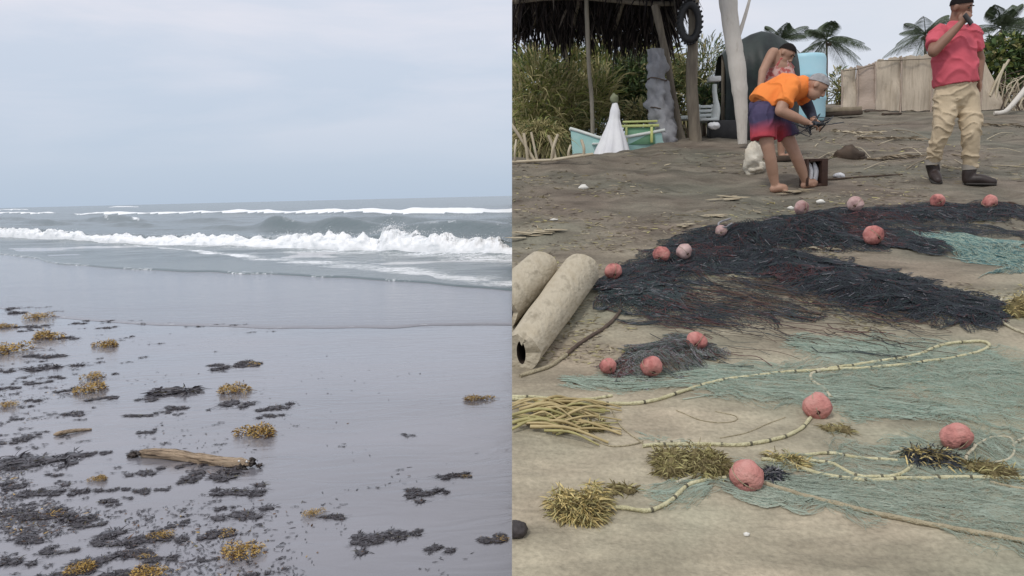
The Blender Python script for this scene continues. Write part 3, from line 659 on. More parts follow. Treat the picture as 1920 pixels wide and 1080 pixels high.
# the cut face of the bank
dn = np.linspace(0, 1, 14); top = P[0]; face = np.zeros((len(gy), 14, 3))
zf = top[:, 2][:, None] * (1 - dn) + (-.1) * dn
face[..., 2] = zf; face[..., 1] = top[:, 1][:, None]
lim = math.tan(ROLL) * (face[..., 1] * math.sin(PITCH) + (zf - CAM[2]) * math.cos(PITCH))
face[..., 0] = np.maximum(lim, lim) + .004 * (dn > 0) + .05 * (dn > .02) * (1 + vnoise(face[..., 1] * 2.5, zf * 9, seed=77)) * np.minimum(1, top[:, 2] / .3)[:, None]
face[:, 0, 0] = top[:, 0]
g.grid(face)
bank = g.build('sand_bank', BANK); tag(bank, kind='structure')

# ------------------------------------------------------------------ two thick hollow trunks lying side by side
PALE = mat('pale_weathered_trunk', (.40, .34, .24), (.20, .165, .11), rough=.85, scale=3.5, lo=.30, hi=.78, bump=.6, bscale=12, stretch=(4, 1.5, 4), c3=(.50, .44, .33))
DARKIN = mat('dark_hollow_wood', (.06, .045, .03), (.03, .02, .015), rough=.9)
def hollow_log(pa, pb, ra, rb, label, slit=False):
    a = np.array(pa); b = np.array(pb)
    o = thing('hollow_trunk', label, 'trunk', (a + b) / 2 * np.array([1, 1, 0]) + np.array([0, 0, hR((a[0] + b[0]) / 2, (a[1] + b[1]) / 2)]))
    k = 34; n = 30; t = np.linspace(0, 1, k); ax = (b - a) / np.linalg.norm(b - a)
    u = np.cross(ax, [0, 0, 1.0]); u /= np.linalg.norm(u); v = np.cross(u, ax)
    th = np.linspace(0, 2 * np.pi, n, endpoint=False)
    def shell(s_, jag):
        rr_ = (ra + (rb - ra) * t)[:, None] * (1 + .035 * fbm(np.cos(th)[None] * 1.5 + 3, t[:, None] * 3, np.sin(th)[None] * 1.5, seed=15, oct=3)) * s_
        C = a[None, None] + (b - a)[None, None] * t[:, None, None]
        V = C + u * (np.cos(th)[None] * rr_)[..., None] + v * (np.sin(th)[None] * rr_)[..., None]
        e = jag * vnoise(np.cos(th) * 3, np.sin(th) * 3, seed=16)
        V[0] -= ax * e[:, None]; V[-1] += ax * e[:, None]
        if slit:                              # a split runs in from the seaward end
            d = np.exp(-((np.angle(np.exp(1j * (th - 1.35))) / .16) ** 2)) * .5
            V[:6] -= (v * d[None, :, None] * (.07 * np.linspace(1, 0, 6))[:, None, None])
        return np.concatenate([V, V[:, :1]], 1)
    So = shell(1, .02); Si = shell(.80, .02)
    if slit:
        C_ = a + (b - a) * t[:, None]; dv = Si - C_[:, None]; Si = C_[:, None] + u * ((dv @ u) * .30)[..., None] + v * ((dv @ v) * .78)[..., None]
    m1_ = MB(); m1_.fill = False; m1_.grid(So); m1_.grid(np.stack([So[0], Si[0]])); m1_.grid(np.stack([Si[-1], So[-1]]))
    m1_.build('bark', PALE, parent=o, clip='R')
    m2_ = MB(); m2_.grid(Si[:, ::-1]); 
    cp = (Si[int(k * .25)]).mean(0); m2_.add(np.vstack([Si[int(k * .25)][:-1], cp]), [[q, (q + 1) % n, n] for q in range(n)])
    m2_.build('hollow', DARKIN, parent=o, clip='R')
    return o
a = Gp(978, 694); b = Gp(1088, 540)
sca = a[1] / F; ra = 38 * a[1] / F; rb = 36 * b[1] / F
a[2] += ra * .84; b[2] += rb * .84
a = a + np.array([-.0, 0, 0]); 
hollow_log(a + np.array([.0, .02, 0]), b, ra, rb, 'nearer thick pale hollow trunk with a split end, beside the black net', slit=True)
a2 = Gp(930, 622); b2 = Gp(1014, 534); ra2 = 36 * b2[1] / F
a2[2] += ra2 * .84; b2[2] += ra2 * .84
o2 = hollow_log(a2, b2, ra2, ra2 * .95, 'farther pale hollow trunk with a knot, lying beyond the split one')
g = MB(); kn = a2 * .45 + b2 * .55; 
kc = Vp(982, 556, kn[1] - ra2 * .85)
for q in range(12):
    th = q * math.pi / 6; g.ball(kc + np.array([math.cos(th) * .026, -.004, math.sin(th) * .03]), .011, 6, 4, 0)
g.ball(kc + np.array([0, .012, 0]), (.02, .012, .022), 8, 6, 1); g.build('knot', [PALE, DARKIN], parent=o2, clip='R')

# ------------------------------------------------------------------ nets
NET_K = mat('black_net_twine', (.013, .016, .022), (.040, .046, .058), rough=.5, scale=7)
NET_T = mat('dark_green_net_twine', (.025, .045, .045), (.05, .07, .07), rough=.6, scale=7)
NET_M = mat('maroon_net_twine', (.13, .05, .05), (.07, .03, .032), rough=.7, scale=7)
NET_G = mat('grey_net_twine', (.30, .29, .31), (.16, .16, .17), rough=.7, scale=7)
TEAL = mat('teal_monofilament', (.38, .51, .42), (.48, .57, .47), rough=.35, scale=5, spec=.6, trans=.25)
TEALP = mat('pale_teal_monofilament', (.52, .56, .45), (.44, .51, .42), rough=.35, scale=5, spec=.6, trans=.25)
FLOAT = mat('pink_float_foam', (.60, .32, .28), (.30, .14, .125), rough=.9, scale=10, lo=.34, hi=.70, bump=.8, bscale=45, c3=(.56, .245, .215), spec=.15)
FLOATP = mat('faded_float_foam', (.62, .45, .42), (.30, .16, .15), rough=.8, scale=9, bump=.4, bscale=40)
HOLE = mat('float_hole', (.10, .03, .03), rough=.9)
ROPE = mat('pale_yellow_rope', (.66, .62, .40), (.50, .46, .27), rough=.7, scale=30, bump=.7, bscale=120)
ROPEW = mat('off_white_rope', (.62, .57, .42), (.44, .40, .28), rough=.75, scale=30, bump=.7, bscale=120)
ROPET = mat('tan_rope', (.46, .40, .27), (.34, .29, .19), rough=.8, scale=30, bump=.7, bscale=120)
ROPED = mat('dark_brown_rope', (.06, .04, .03), (.12, .085, .06), rough=.8, scale=20)
TIE = mat('dark_tie', (.13, .12, .08), rough=.8)

def swath(g, line, hw, ht, n, mcross, layers, mats_p, r=.0022, wrinkle=.05, seed=0, lift=.006):
    # a strip of bunched netting along a pixel polyline: diamonds of twine thrown over a mound
    c = np.array([Gp(*p) for p in line]); c = smooth_path(c, n); hw = np.interp(np.linspace(0, 1, n), np.linspace(0, 1, len(hw)), hw); ht = np.interp(np.linspace(0, 1, n), np.linspace(0, 1, len(ht)), ht)
    T = np.gradient(c[:, :2], axis=0); T /= np.linalg.norm(T, axis=1, keepdims=True); Nn = np.stack([-T[:, 1], T[:, 0]], 1)
    for L in range(layers):
        w_ = np.linspace(-1, 1, mcross); sd = seed * 31 + L * 7
        ii = np.arange(n)[:, None] * np.ones(mcross)[None]; jj = np.ones(n)[:, None] * np.arange(mcross)[None]
        spread = w_[None, :] * hw[:, None] * (1 + .40 * fbm(ii * .22, np.sign(w_)[None] * 4 + L * 9, seed=sd, oct=3)) + wrinkle * fbm(ii * .05, jj * .35, seed=sd + 1, oct=3)
        along = wrinkle * 1.2 * fbm(ii * .05, jj * .3, seed=sd + 2, oct=2)
        x = c[:, None, 0] + Nn[:, None, 0] * spread + T[:, None, 0] * along; y = c[:, None, 1] + Nn[:, None, 1] * spread + T[:, None, 1] * along
        mound = ht[:, None] * np.maximum(1 - (spread / (hw[:, None] * 1.1)) ** 2, 0) * (.72 + .28 * L / max(layers - 1, 1)) * (.85 + .4 * fbm(ii * .05, jj * .3, seed=seed + 3, oct=3))
        z = hR(x, y) + np.maximum(mound, 0) + lift + .004 * L + .003 * vnoise(ii * .3, jj * .6, seed=sd + 4)
        P = np.stack([x, y, z], -1)
        A = np.concatenate([P[:-1, :-1].reshape(-1, 3), P[1:, :-1].reshape(-1, 3)]); B = np.concatenate([P[1:, 1:].reshape(-1, 3), P[:-1, 1:].reshape(-1, 3)])
        keep = rng.random(len(A)) < .93
        A, B = A[keep], B[keep]
        patch = vnoise(A[:, 0] * 2.3, A[:, 1] * 2.3, seed=seed + 5); mm = rng.choice(len(mats_p), len(A), p=mats_p)
        if len(mats_p) == 4: mm = np.where((patch > .55) & (rng.random(len(A)) < .35), 2, mm)
        g.strands(A, B, r, mm)
def packed(g, line, hw, ht, n, mcross, seed, m=0):
    c = np.array([Gp(*p) for p in line]); c = smooth_path(c, n); t = np.linspace(0, 1, n); hw = np.interp(t, np.linspace(0, 1, len(hw)), hw); ht = np.interp(t, np.linspace(0, 1, len(ht)), ht)
    T = np.gradient(c[:, :2], axis=0); T /= np.linalg.norm(T, axis=1, keepdims=True); Nn = np.stack([-T[:, 1], T[:, 0]], 1)
    w_ = np.linspace(-1, 1, mcross); ii = np.arange(n)[:, None] * np.ones(mcross)[None]; jj = np.ones(n)[:, None] * np.arange(mcross)[None]
    s_ = w_[None] * hw[:, None] * (.72 + .28 * vnoise(ii * .21, np.sign(w_)[None] * 5, seed=seed))
    x = c[:, None, 0] + Nn[:, None, 0] * s_; y = c[:, None, 1] + Nn[:, None, 1] * s_
    prof = np.maximum(1 - w_ ** 2, 0)[None] ** .7
    z = hR(x, y) - .012 + prof * (ht[:, None] * (.78 + .42 * fbm(ii * .05, jj * .28, seed=seed + 2, oct=4)) + .014) + .012 * fbm(ii * .10, jj * .55, seed=seed + 3, oct=3) * prof
    g.grid(np.stack([x, y, z], -1), m)

S1 = [(1128, 548), (1200, 528), (1290, 490), (1370, 455), (1440, 448), (1510, 425), (1600, 408), (1720, 400), (1850, 398), (1935, 404)]
S2 = [(1330, 492), (1440, 492), (1540, 518), (1640, 545), (1760, 572), (1885, 596)]
S4 = [(1140, 560), (1190, 562), (1240, 545)]
S5 = [(1450, 440), (1560, 448), (1650, 452), (1760, 470)]
base = Gp(1480, 480)
knet = thing('black_fishing_net', 'long heap of black fishing net with pink floats, spread below the two men', 'fishing net', base)
g = MB()
packed(g, S1, [.06, .13, .13, .20, .19, .13, .11, .10, .07, .03], [.01, .025, .035, .10, .085, .035, .025, .02, .012, .005], 170, 30, 3)
packed(g, S2, [.08, .15, .18, .19, .17, .06], [.02, .03, .035, .03, .025, .01], 150, 30, 8)
packed(g, S4, [.05, .09, .05], [.015, .02, .015], 44, 22, 12, 1)
o = g.build('packed_netting', [NET_K, NET_T], parent=knet)
g = MB()
swath(g, S1, [.14, .26, .24, .30, .30, .28, .25, .24, .24, .16], [.02, .04, .05, .12, .105, .05, .04, .035, .025, .01], 170, 30, 3, [.66, .22, .10, .02], .0016, .05, 1)
swath(g, S2, [.2, .30, .33, .34, .32, .22], [.03, .045, .05, .045, .04, .015], 150, 30, 3, [.77, .18, .035, .015], .0016, .05, 2)
swath(g, S4, [.15, .24, .15], [.02, .035, .02], 44, 24, 3, [.35, .5, .09, .06], .0016, .05, 3)
swath(g, [(1600, 420), (1700, 425), (1800, 425), (1940, 440)], [.15, .22, .25, .2], [.02, .02, .02, .01], 80, 26, 1, [.72, .22, .04, .02], .0014, .06, 14)
swath(g, [(1180, 590), (1300, 590), (1420, 580), (1520, 590)], [.10, .20, .18, .08], [.01, .01, .01, .01], 70, 22, 1, [.45, .35, .15, .05], .0011, .08, 15)
swath(g, S5, [.25, .24, .22, .14], [.03, .03, .02, .01], 80, 30, 3, [.72, .22, .04, .02], .0016, .06, 4)
o = g.build('netting', [NET_K, NET_T, NET_M, NET_G], parent=knet, clip='R'); tag(o, kind='stuff')
# loose dark strands trailing down towards the rope
g = MB()
for q in range(420):
    x0 = rng.uniform(1190, 1640); y0 = I(x0, (1190, 575), (1270, 545), (1330, 520), (1450, 525), (1640, 580)) + rng.exponential(26) - 6; y0 = min(y0, 655)
    pts = [(x0, y0)]; 
    for s_ in range(4): pts.append((pts[-1][0] + rng.uniform(10, 55), pts[-1][1] + rng.uniform(-3, 15)))
    W_ = np.array([Gp(*p) for p in pts]); W_[:, 2] += .006 + rng.random(len(W_)) * .012
    W_ = smooth_path(W_, 14); g.strands(W_[:-1], W_[1:], rng.uniform(.0009, .0022), int(rng.choice(4, p=[.38, .32, .12, .18])))
o = g.build('loose_strands', [NET_K, ROPED, NET_M, NET_T], parent=knet); tag(o, kind='stuff')
def rope(name, line, r, m, parent, n=None, ties=0.0, lift=None, wob=0.0, clip='R'):
    P = np.array([Gp(*p) for p in line]); L = np.linalg.norm(np.diff(P, axis=0), axis=1).sum(); n = n or max(10, int(L / .025))
    P = smooth_path(P, n); P[:, 2] = hR(P[:, 0], P[:, 1]) + (r * .9 if lift is None else lift)
    if wob: P[:, :2] += wob * np.stack([vnoise(np.arange(n) * .12, 3, seed=int(line[0][0])), vnoise(np.arange(n) * .12, 8, seed=int(line[0][1]))], 1)
    g = MB(); g.tube(P, r * (1 + .12 * np.sin(np.arange(n) * 2.2)), 8); o = g.build(name, m, parent=parent, clip=clip)
    if ties:
        cum = np.concatenate([[0], np.cumsum(np.linalg.norm(np.diff(P, axis=0), axis=1))]); s_ = ties * .5
        while s_ < cum[-1]:
            i = int(np.searchsorted(cum, s_)); i = min(max(i, 1), n - 2); T = P[i + 1] - P[i - 1]; T /= np.linalg.norm(T)
            if np.dot(P[i] - CAM, RIGHT) > .03:
                gg = MB(); gg.tube([P[i] - T * .0045, P[i], P[i] + T * .0045], r * 1.14, 7); gg.build('tie', TIE, parent=o)
            s_ += ties * rng.uniform(.5, 1.7)
    return o
rope('dark_rope', [(1258, 538), (1320, 545), (1380, 553), (1425, 570), (1480, 582), (1540, 592)], .008, ROPED, knet)
rope('dark_rope', [(1425, 572), (1470, 590), (1530, 604)], .006, ROPED, knet)
rope('dark_rope', [(1165, 584), (1130, 620), (1090, 645), (1062, 668)], .009, ROPED, knet)
rope('dark_rope', [(1062, 668), (1030, 690), (1000, 700), (975, 708)], .009, ROPET, knet)
rope('dark_rope', [(1640, 392), (1720, 388), (1850, 384), (1900, 382), (1930, 390)], .008, ROPED, knet)
rope('grey_loop', [(1370, 452), (1352, 458), (1347, 466), (1360, 470), (1372, 462)], .006, NET_G, knet, lift=.16)
def net_float(px, py, rp, parent, m=FLOAT, sq=.88, lift=0.0):
    p = Gp(px, py + rp * .75); r = rp * p[1] / F; c = p + np.array([0, 0, r * sq * .80 + lift])
    g = MB(); k = 22; th = np.linspace(0, np.pi, 15)
    rot = np.array(Matrix.Rotation(rng.uniform(-.5, .5), 3, 'Z') @ Matrix.Rotation(rng.uniform(.2, .7), 3, 'X'))
    # barrel-shaped foam float with flattened ends
    prof = [(0, -.80), (.25, -.84), (.62, -.78), (.88, -.5), (1, -.1), (1, .12), (.88, .5), (.62, .78), (.25, .84), (0, .80)]
    tht = np.linspace(0, 2 * np.pi, k + 1); V = np.array([[(a_ * math.cos(q) * r, b_ * r * sq, a_ * math.sin(q) * r) for q in tht] for a_, b_ in prof])
    V = V * (1 + .10 * fbm(V[..., 0:1] / r * 1.6, V[..., 1:2] / r * 1.6, V[..., 2:3] / r * 1.6, seed=int(px), oct=3))
    V = V @ rot.T + c; g.grid(V); o = g.build('float', m, parent=parent, clip='R')
    for q in range(1):                        # cord tied round the float
        an_ = rng.uniform(0, 3); ax_ = rot @ np.array([math.cos(an_), 0, math.sin(an_)]); ay_ = rot @ np.array([0, 1.0, 0]); tq = np.linspace(0, 2 * np.pi, 25)
        gg = MB(); gg.tube(c + (ax_[None] * (np.cos(tq) * r * 1.03)[:, None] + ay_[None] * (np.sin(tq) * r * sq * .92)[:, None]), r * .028, 5, cap=False); gg.build('cord', ROPET, parent=o)
    gg = MB(); e = rot @ np.array([0, -r * sq * .86, 0]); gg.tube([c + e * .9, c + e * 1.02], r * .17, 10); gg.build('eyelet', HOLE, parent=o)
    return o
FLOATD = mat('dirty_float_foam', (.56, .25, .22), (.22, .085, .08), rough=.85, scale=16, lo=.42, hi=.66, bump=.5, bscale=40, c3=(.46, .17, .15))
for px, py, rp, m, lf in ((1502, 410, 14, FLOATP, .10), (1603, 396, 15, FLOATP, .07), (1637, 449, 19, FLOATD, .04), (1757, 383, 13, FLOATD, .04), (1855, 381, 14, FLOATD, .02), (1283, 488, 15, FLOATP, .07), (1240, 490, 16, FLOATD, .06), (1352, 464, 11, FLOATP, .14), (1150, 520, 16, FLOATD, .05)):
    lf *= .72; net_float(px, py - (lf - .02) * 60, rp, knet, m, lift=lf)

# --- green gill net with its float line
tnet = thing('green_gill_net', 'pale green gill net with pink floats on a yellow float line, spread over the sand', 'fishing net', Gp(1560, 800))
def film_net(g, line, hw, n, mcross, layers, p, r, seed, dens=.8):
    c = np.array([Gp(*q) for q in line]); c = smooth_path(c, n); hw = np.interp(np.linspace(0, 1, n), np.linspace(0, 1, len(hw)), hw)
    T = np.gradient(c[:, :2], axis=0); T /= np.linalg.norm(T, axis=1, keepdims=True); Nn = np.stack([-T[:, 1], T[:, 0]], 1)
    ii = np.arange(n)[:, None] * np.ones(mcross)[None]; jj = np.ones(n)[:, None] * np.arange(mcross)[None]; w_ = np.linspace(-1, 1, mcross)
    for L in range(layers):
        sd = seed * 13 + L * 5
        s_ = w_[None] * hw[:, None] * (1 + .42 * fbm(ii * .10, np.sign(w_)[None] * 5 + L * 3.0, seed=sd, oct=3)) + .10 * hw[:, None] * fbm(ii * .09, jj * .12, seed=sd + 1, oct=4)
        al = .03 * fbm(ii * .3, jj * .3, seed=sd + 2, oct=2)
        x = c[:, None, 0] + Nn[:, None, 0] * s_ + T[:, None, 0] * al; y = c[:, None, 1] + Nn[:, None, 1] * s_ + T[:, None, 1] * al
        z = hR(x, y) + .004 + .003 * L + .010 * np.maximum(fbm(ii * .07, jj * .3, seed=sd + 3, oct=3), 0)
        P = np.stack([x, y, z], -1)
        A = np.concatenate([P[:-1, :-1].reshape(-1, 3), P[1:, :-1].reshape(-1, 3)]); B = np.concatenate([P[1:, 1:].reshape(-1, 3), P[:-1, 1:].reshape(-1, 3)])
        wv = np.abs(np.concatenate([np.tile(w_[:-1], n - 1)] * 2)); lt = np.concatenate([np.repeat(np.arange(n - 1) / (n - 1), mcross - 1)] * 2)
        thin = 1.1 * fbm(A[:, 0] * 1.2, A[:, 1] * 4.0, seed=sd + 9, oct=4) + dens - .95 * wv ** 2 - .6 * np.clip(1 - lt * 6, 0, 1) - rng.random(len(A)) * .8 > 0
        A, B = A[thin], B[thin]; g.strands(A, B, r, rng.choice(len(p), len(A), p=p))
g = MB()
film_net(g, [(1060, 712), (1200, 722), (1350, 716), (1500, 726), (1650, 732), (1800, 724), (1960, 712)], [.07, .14, .16, .22, .30, .36, .40], 110, 90, 2, [.6, .4], .0008, 1, .55)
film_net(g, [(1500, 752), (1650, 756), (1800, 762), (1960, 770)], [.10, .24, .34, .36], 70, 90, 2, [.7, .3], .0008, 2, .5)
film_net(g, [(1330, 905), (1480, 925), (1640, 935), (1800, 950), (1960, 965)], [.05, .12, .17, .20, .22], 90, 80, 2, [.2, .8], .0007, 3, .45)
film_net(g, [(1640, 840), (1760, 858), (1880, 880), (1960, 890)], [.08, .14, .18, .18], 50, 70, 1, [.5, .5], .0007, 4, .35)
film_net(g, [(1690, 430), (1780, 450), (1860, 478), (1960, 510)], [.06, .16, .3, .4], 60, 90, 2, [.45, .10, .45], .0014, 5, .5)
film_net(g, [(1440, 640), (1560, 652), (1700, 668), (1850, 690)], [.10, .14, .14, .2], 70, 60, 1, [.7, .3], .0008, 6, .25)
film_net(g, [(1190, 812), (1230, 826), (1300, 830)], [.05, .10, .08], 24, 40, 1, [.6, .4], .0007, 7, .35)
film_net(g, [(1190, 930), (1260, 925), (1330, 905)], [.05, .08, .05], 24, 40, 1, [.5, .5], .0007, 8, .25)
film_net(g, [(1300, 705), (1450, 722), (1650, 740), (1820, 745), (1980, 750)], [.12, .30, .46, .55, .6], 110, 130, 1, [.4, .6], .0006, 21, .75)
film_net(g, [(1380, 885), (1560, 905), (1760, 918), (1980, 930)], [.08, .22, .34, .42], 100, 110, 1, [.25, .75], .0005, 22, .75)
film_net(g, [(1480, 640), (1640, 660), (1800, 670), (1980, 680)], [.10, .22, .3, .36], 80, 90, 1, [.5, .5], .0006, 23, .55)
o = g.build('netting', [TEAL, TEALP, mat('deep_teal_filament', (.07, .17, .18), (.12, .24, .24), rough=.4, scale=5)], parent=tnet, clip='R'); tag(o, kind='stuff')
FLN = lambda *a_, **k_: rope('float_line', *a_, parent=tnet, **k_)
FLN([(950, 751), (1060, 757), (1130, 760), (1200, 758), (1260, 743), (1330, 721), (1420, 707), (1530, 697), (1640, 691), (1720, 683), (1790, 673), (1838, 661), (1855, 649), (1838, 642), (1790, 645), (1752, 654), (1718, 668), (1640, 681), (1552, 694)], .0075, ROPE, ties=.11)
FLN([(950, 746), (1010, 747), (1060, 752), (1110, 750), (1148, 744)], .006, ROPE, ties=.14)
FLN([(1545, 694), (1521, 704), (1524, 718), (1545, 731), (1558, 748)], .007, ROPEW, ties=.1)
FLN([(1520, 786), (1496, 810), (1450, 827), (1400, 836), (1330, 836), (1270, 836), (1205, 839)], .007, ROPE, ties=.12)
FLN([(1205, 839), (1235, 833), (1275, 831)], .006, ROPEW, ties=.1)
FLN([(1112, 957), (1165, 955), (1216, 961), (1258, 942), (1288, 914), (1330, 902), (1378, 898)], .0072, ROPE, ties=.10)
FLN([(1268, 908), (1320, 889), (1372, 880)], .006, ROPEW, ties=.12)
FLN([(1428, 864), (1480, 872), (1530, 890), (1580, 899), (1640, 904), (1700, 900), (1800, 898), (1940, 900)], .0072, ROPE, ties=.12)
FLN([(1508, 856), (1560, 852), (1610, 861), (1682, 866)], .006, ROPE, ties=.13)
FLN([(1500, 863), (1560, 872), (1600, 893), (1640, 897), (1685, 893), (1712, 875)], .0065, ROPE, ties=.12)
FLN([(1668, 854), (1708, 845), (1742, 848), (1764, 857)], .006, ROPEW, ties=.11)
FLN([(1802, 822), (1828, 838), (1812, 858), (1811, 880)], .006, ROPEW, ties=.08)
FLN([(1828, 838), (1858, 822), (1892, 822), (1902, 842), (1892, 862), (1850, 870), (1814, 871)], .0045, ROPEW)
FLN([(1898, 840), (1912, 828), (1940, 820)], .006, ROPEW, ties=.08)
FLN([(1856, 906), (1890, 914), (1940, 922)], .005, ROPET)
FLN([(1878, 562), (1870, 580), (1880, 606), (1908, 622), (1940, 632)], .007, ROPEW)
FLN([(1840, 552), (1866, 570), (1890, 578)], .004, ROPEW); FLN([(1892, 388), (1912, 392), (1940, 404)], .008, ROPEW)
rope('lead_line', [(1425, 908), (1520, 937), (1620, 962), (1720, 983), (1830, 1003), (1940, 1022)], .0085, ROPET, tnet)
rope('thin_cord', [(1145, 766), (1168, 804), (1205, 832)], .003, ROPET, tnet); rope('thin_cord', [(1112, 826), (1150, 838), (1190, 834), (1205, 828)], .003, ROPET, tnet)
rope('thin_cord', [(1340, 726), (1500, 728), (1640, 727), (1780, 737), (1930, 748)], .0022, TEALP, tnet); rope('thin_cord', [(1280, 750), (1400, 735), (1490, 731)], .003, TEALP, tnet)
rope('thin_cord', [(1350, 822), (1400, 812), (1440, 795), (1472, 783)], .002, ROPET, tnet); rope('thin_cord', [(1268, 770), (1320, 790), (1370, 792), (1382, 782), (1340, 772)], .002, ROPET, tnet)
rope('thin_cord', [(1190, 690), (1178, 705), (1190, 720), (1215, 732)], .004, NET_G, tnet); rope('thin_cord', [(1180, 700), (1205, 714), (1228, 716)], .004, NET_G, tnet)
for px, py, rp in ((1532, 760, 27), (1792, 816, 30), (1401, 890, 33)): net_float(px, py, rp, tnet)
# the small tangle between the trunks and the float line
S6 = [(1150, 700), (1200, 690), (1250, 675), (1300, 662), (1340, 660)]
tang = thing('net_tangle', 'small tangle of dark netting with three pink floats, beside the split trunk', 'fishing net', Gp(1240, 690))
g = MB(); swath(g, S6, [.08, .12, .14, .13, .06], [.03, .05, .06, .05, .02], 60, 20, 2, [.15, .40, .17, .28], .0011, .05, 9)
swath(g, [(1180, 660), (1240, 655), (1300, 640)], [.06, .08, .06], [.02, .03, .02], 30, 16, 1, [.3, .4, .1, .2], .0014, .05, 10)
o = g.build('netting', [NET_T, mat('grey_green_twine', (.16, .18, .15), (.09, .11, .10), rough=.7, scale=8), NET_M, NET_G], parent=tang, clip='R'); tag(o, kind='stuff')
for px, py, rp, m in ((1140, 694, 16, FLOATD), (1222, 694, 21, FLOATD), (1306, 647, 19, FLOATD)): net_float(px, py, rp, tang, m, lift=.02)

# ------------------------------------------------------------------ dry weed and reeds on the bank
def straw_clump(px, py, wpx, hpx, nb, label, mats_, seed, name='dry_weed_clump', L=(.018, .045), W=(.0028, .0055), flat=1.0):
    p = Gp(px, py); s_ = p[1] / F; w_ = wpx * s_ * .5; h_ = hpx * s_ * .8
    g = MB(); k = 9; cc = np.stack([rng.uniform(-.7, .7, k) * w_, rng.uniform(-.5, .5, k) * w_ * .6 * flat, np.zeros(k)], 1); cr_ = rng.uniform(.3, .5, k) * w_
    idx = rng.choice(k, nb); d = rng.normal(size=(nb, 3)); d /= np.linalg.norm(d, axis=1, keepdims=True); d[:, 2] = np.abs(d[:, 2])
    P = cc[idx] + d * (cr_[idx] * rng.uniform(.3, 1, nb) ** .5)[:, None]; P[:, 2] *= h_ / (w_ * .5)
    P += p; P[:, 2] = P[:, 2] - p[2] + hR(P[:, 0], P[:, 1])
    D = d + rng.normal(size=(nb, 3)) * .9; D[:, 2] *= .5
    g.blades(P, D, rng.uniform(*L, nb), rng.uniform(*W, nb), .3, rng.choice(len(mats_), nb), seg=3)
    for c_, r_ in zip(cc, cr_):
        b_ = p + c_; b_[2] = hR(b_[0], b_[1]); g.ball(b_, (r_ * .8, r_ * .6, h_ * .55), 10, 6, len(mats_) - 1, noise=.4, seed=seed)
    o = g.build(name, mats_, origin=p, smooth=False, clip='R'); return tag(o, label, 'dry weed')
STRAWD = mat('dull_straw', (.22, .18, .08), (.13, .10, .045), rough=.8, scale=16)
straw_clump(1076, 962, 128, 62, 3600, 'round golden tuft of dry weed at the loose end of the float line', [W_STRAW, W_STRAW, W_SG, STRAWD], 1)
straw_clump(1290, 872, 160, 46, 2600, 'greenish straw clump lying along the float line behind the nearest pink float', [W_SG, W_SG, STRAWD, STRAWD], 2)
straw_clump(1470, 866, 90, 16, 500, 'thin flat wisp of greenish straw caught in the float line beside the nearest float', [W_SG, W_STRAW, STRAWD], 3)
straw_clump(1750, 868, 110, 34, 900, 'dark and yellow weed caught in the ropes beside a pink float', [NET_K, W_STRAW, STRAWD, NET_K], 4)
straw_clump(1860, 888, 110, 26, 700, 'flat brown weed patch inside the coiled rope ring', [STRAWD, W_SG, STRAWD], 5)
straw_clump(1915, 590, 80, 60, 900, 'yellow straw heap beside the tail of the black net', [W_STRAW, W_SG, STRAWD], 6)
straw_clump(1450, 893, 60, 18, 500, 'dark weed scrap tucked against the nearest pink float', [NET_K, NET_G, NET_K], 7, L=(.02, .05))
straw_clump(1170, 918, 70, 12, 160, 'sparse trail of straw between the golden tuft and the greenish clump', [STRAWD, W_SG, STRAWD], 8)
straw_clump(1570, 808, 60, 12, 160, 'sparse brown straw scraps beyond the float line', [STRAWD, W_SG, STRAWD], 9)
# reed stalks
REED = mat('dry_reed', (.52, .42, .22), (.36, .28, .13), rough=.65, scale=9, stretch=(1, 1, 1))
reeds = thing('reed_stalk_pile', 'pile of dry yellow reed stalks at the edge of the bank under the float line', 'reeds', Gp(1050, 800))
for q in range(46):
    x0 = rng.uniform(935, 1050); y0 = rng.uniform(762, 820); ln = rng.uniform(60, 150); an = rng.normal(.0, .22)
    a = Gp(x0, y0); b = Gp(min(x0 + ln, 1165), y0 + ln * math.sin(an) * .6); lift = .012 + .05 * rng.random() * (1 - abs(y0 - 790) / 40)
    mid = (a + b) / 2; a[2] = hR(a[0], a[1]) + lift * .6; b[2] = hR(b[0], b[1]) + .008; mid[2] = hR(mid[0], mid[1]) + lift + .01
    g = MB(); g.tube(smooth_path([a, mid, b], 8), np.linspace(1, .6, 8) * rng.uniform(.004, .0085), 6); o = g.build('stalk', REED if q % 3 else W_SG, parent=reeds, clip='R')
    if len(o.data.vertices) == 0: bpy.data.objects.remove(o)
straw_clump(1110, 806, 80, 20, 260, 'short straw stubble at the end of the reed pile', [STRAWD, W_SG, STRAWD], 11)

# small litter on the bank
BONE = mat('white_litter', (.78, .76, .70), (.6, .58, .52), rough=.6)
def pebble(px, py, wpx, label, m=BONE, name='white_shell', flat=.55, cat='shell'):
    p = Gp(px, py); r = wpx * .5 * p[1] / F; g = MB(); g.ball(p + np.array([0, 0, r * flat * .7]), (r, r * .8, r * flat), 14, 9, noise=.25, seed=int(px)); o = g.build(name, m, origin=p); return tag(o, label, cat)
pebble(1400, 1004, 13, 'small white shell alone on the smooth sand in front of the net')
pebble(1094, 355, 18, 'white scrap lying on dark sand between the bank ridge and the net'); pebble(1038, 414, 17, 'flat white scrap on dark sand beyond the hollow trunks', flat=.3)
pebble(1538, 382, 16, 'pale scrap on the sand between the black box and the net'); pebble(1482, 393, 13, 'tiny white scrap beside the faded float of the black net')
pebble(1424, 520, 9, 'tiny white stone at the foot of the black net')
SHOE_TOE = mat('dark_shoe_toe', (.035, .03, .028), (.06, .05, .05), rough=.6, scale=12, bump=.4)  # plain rounded lump standing in for the toe of a dark shoe
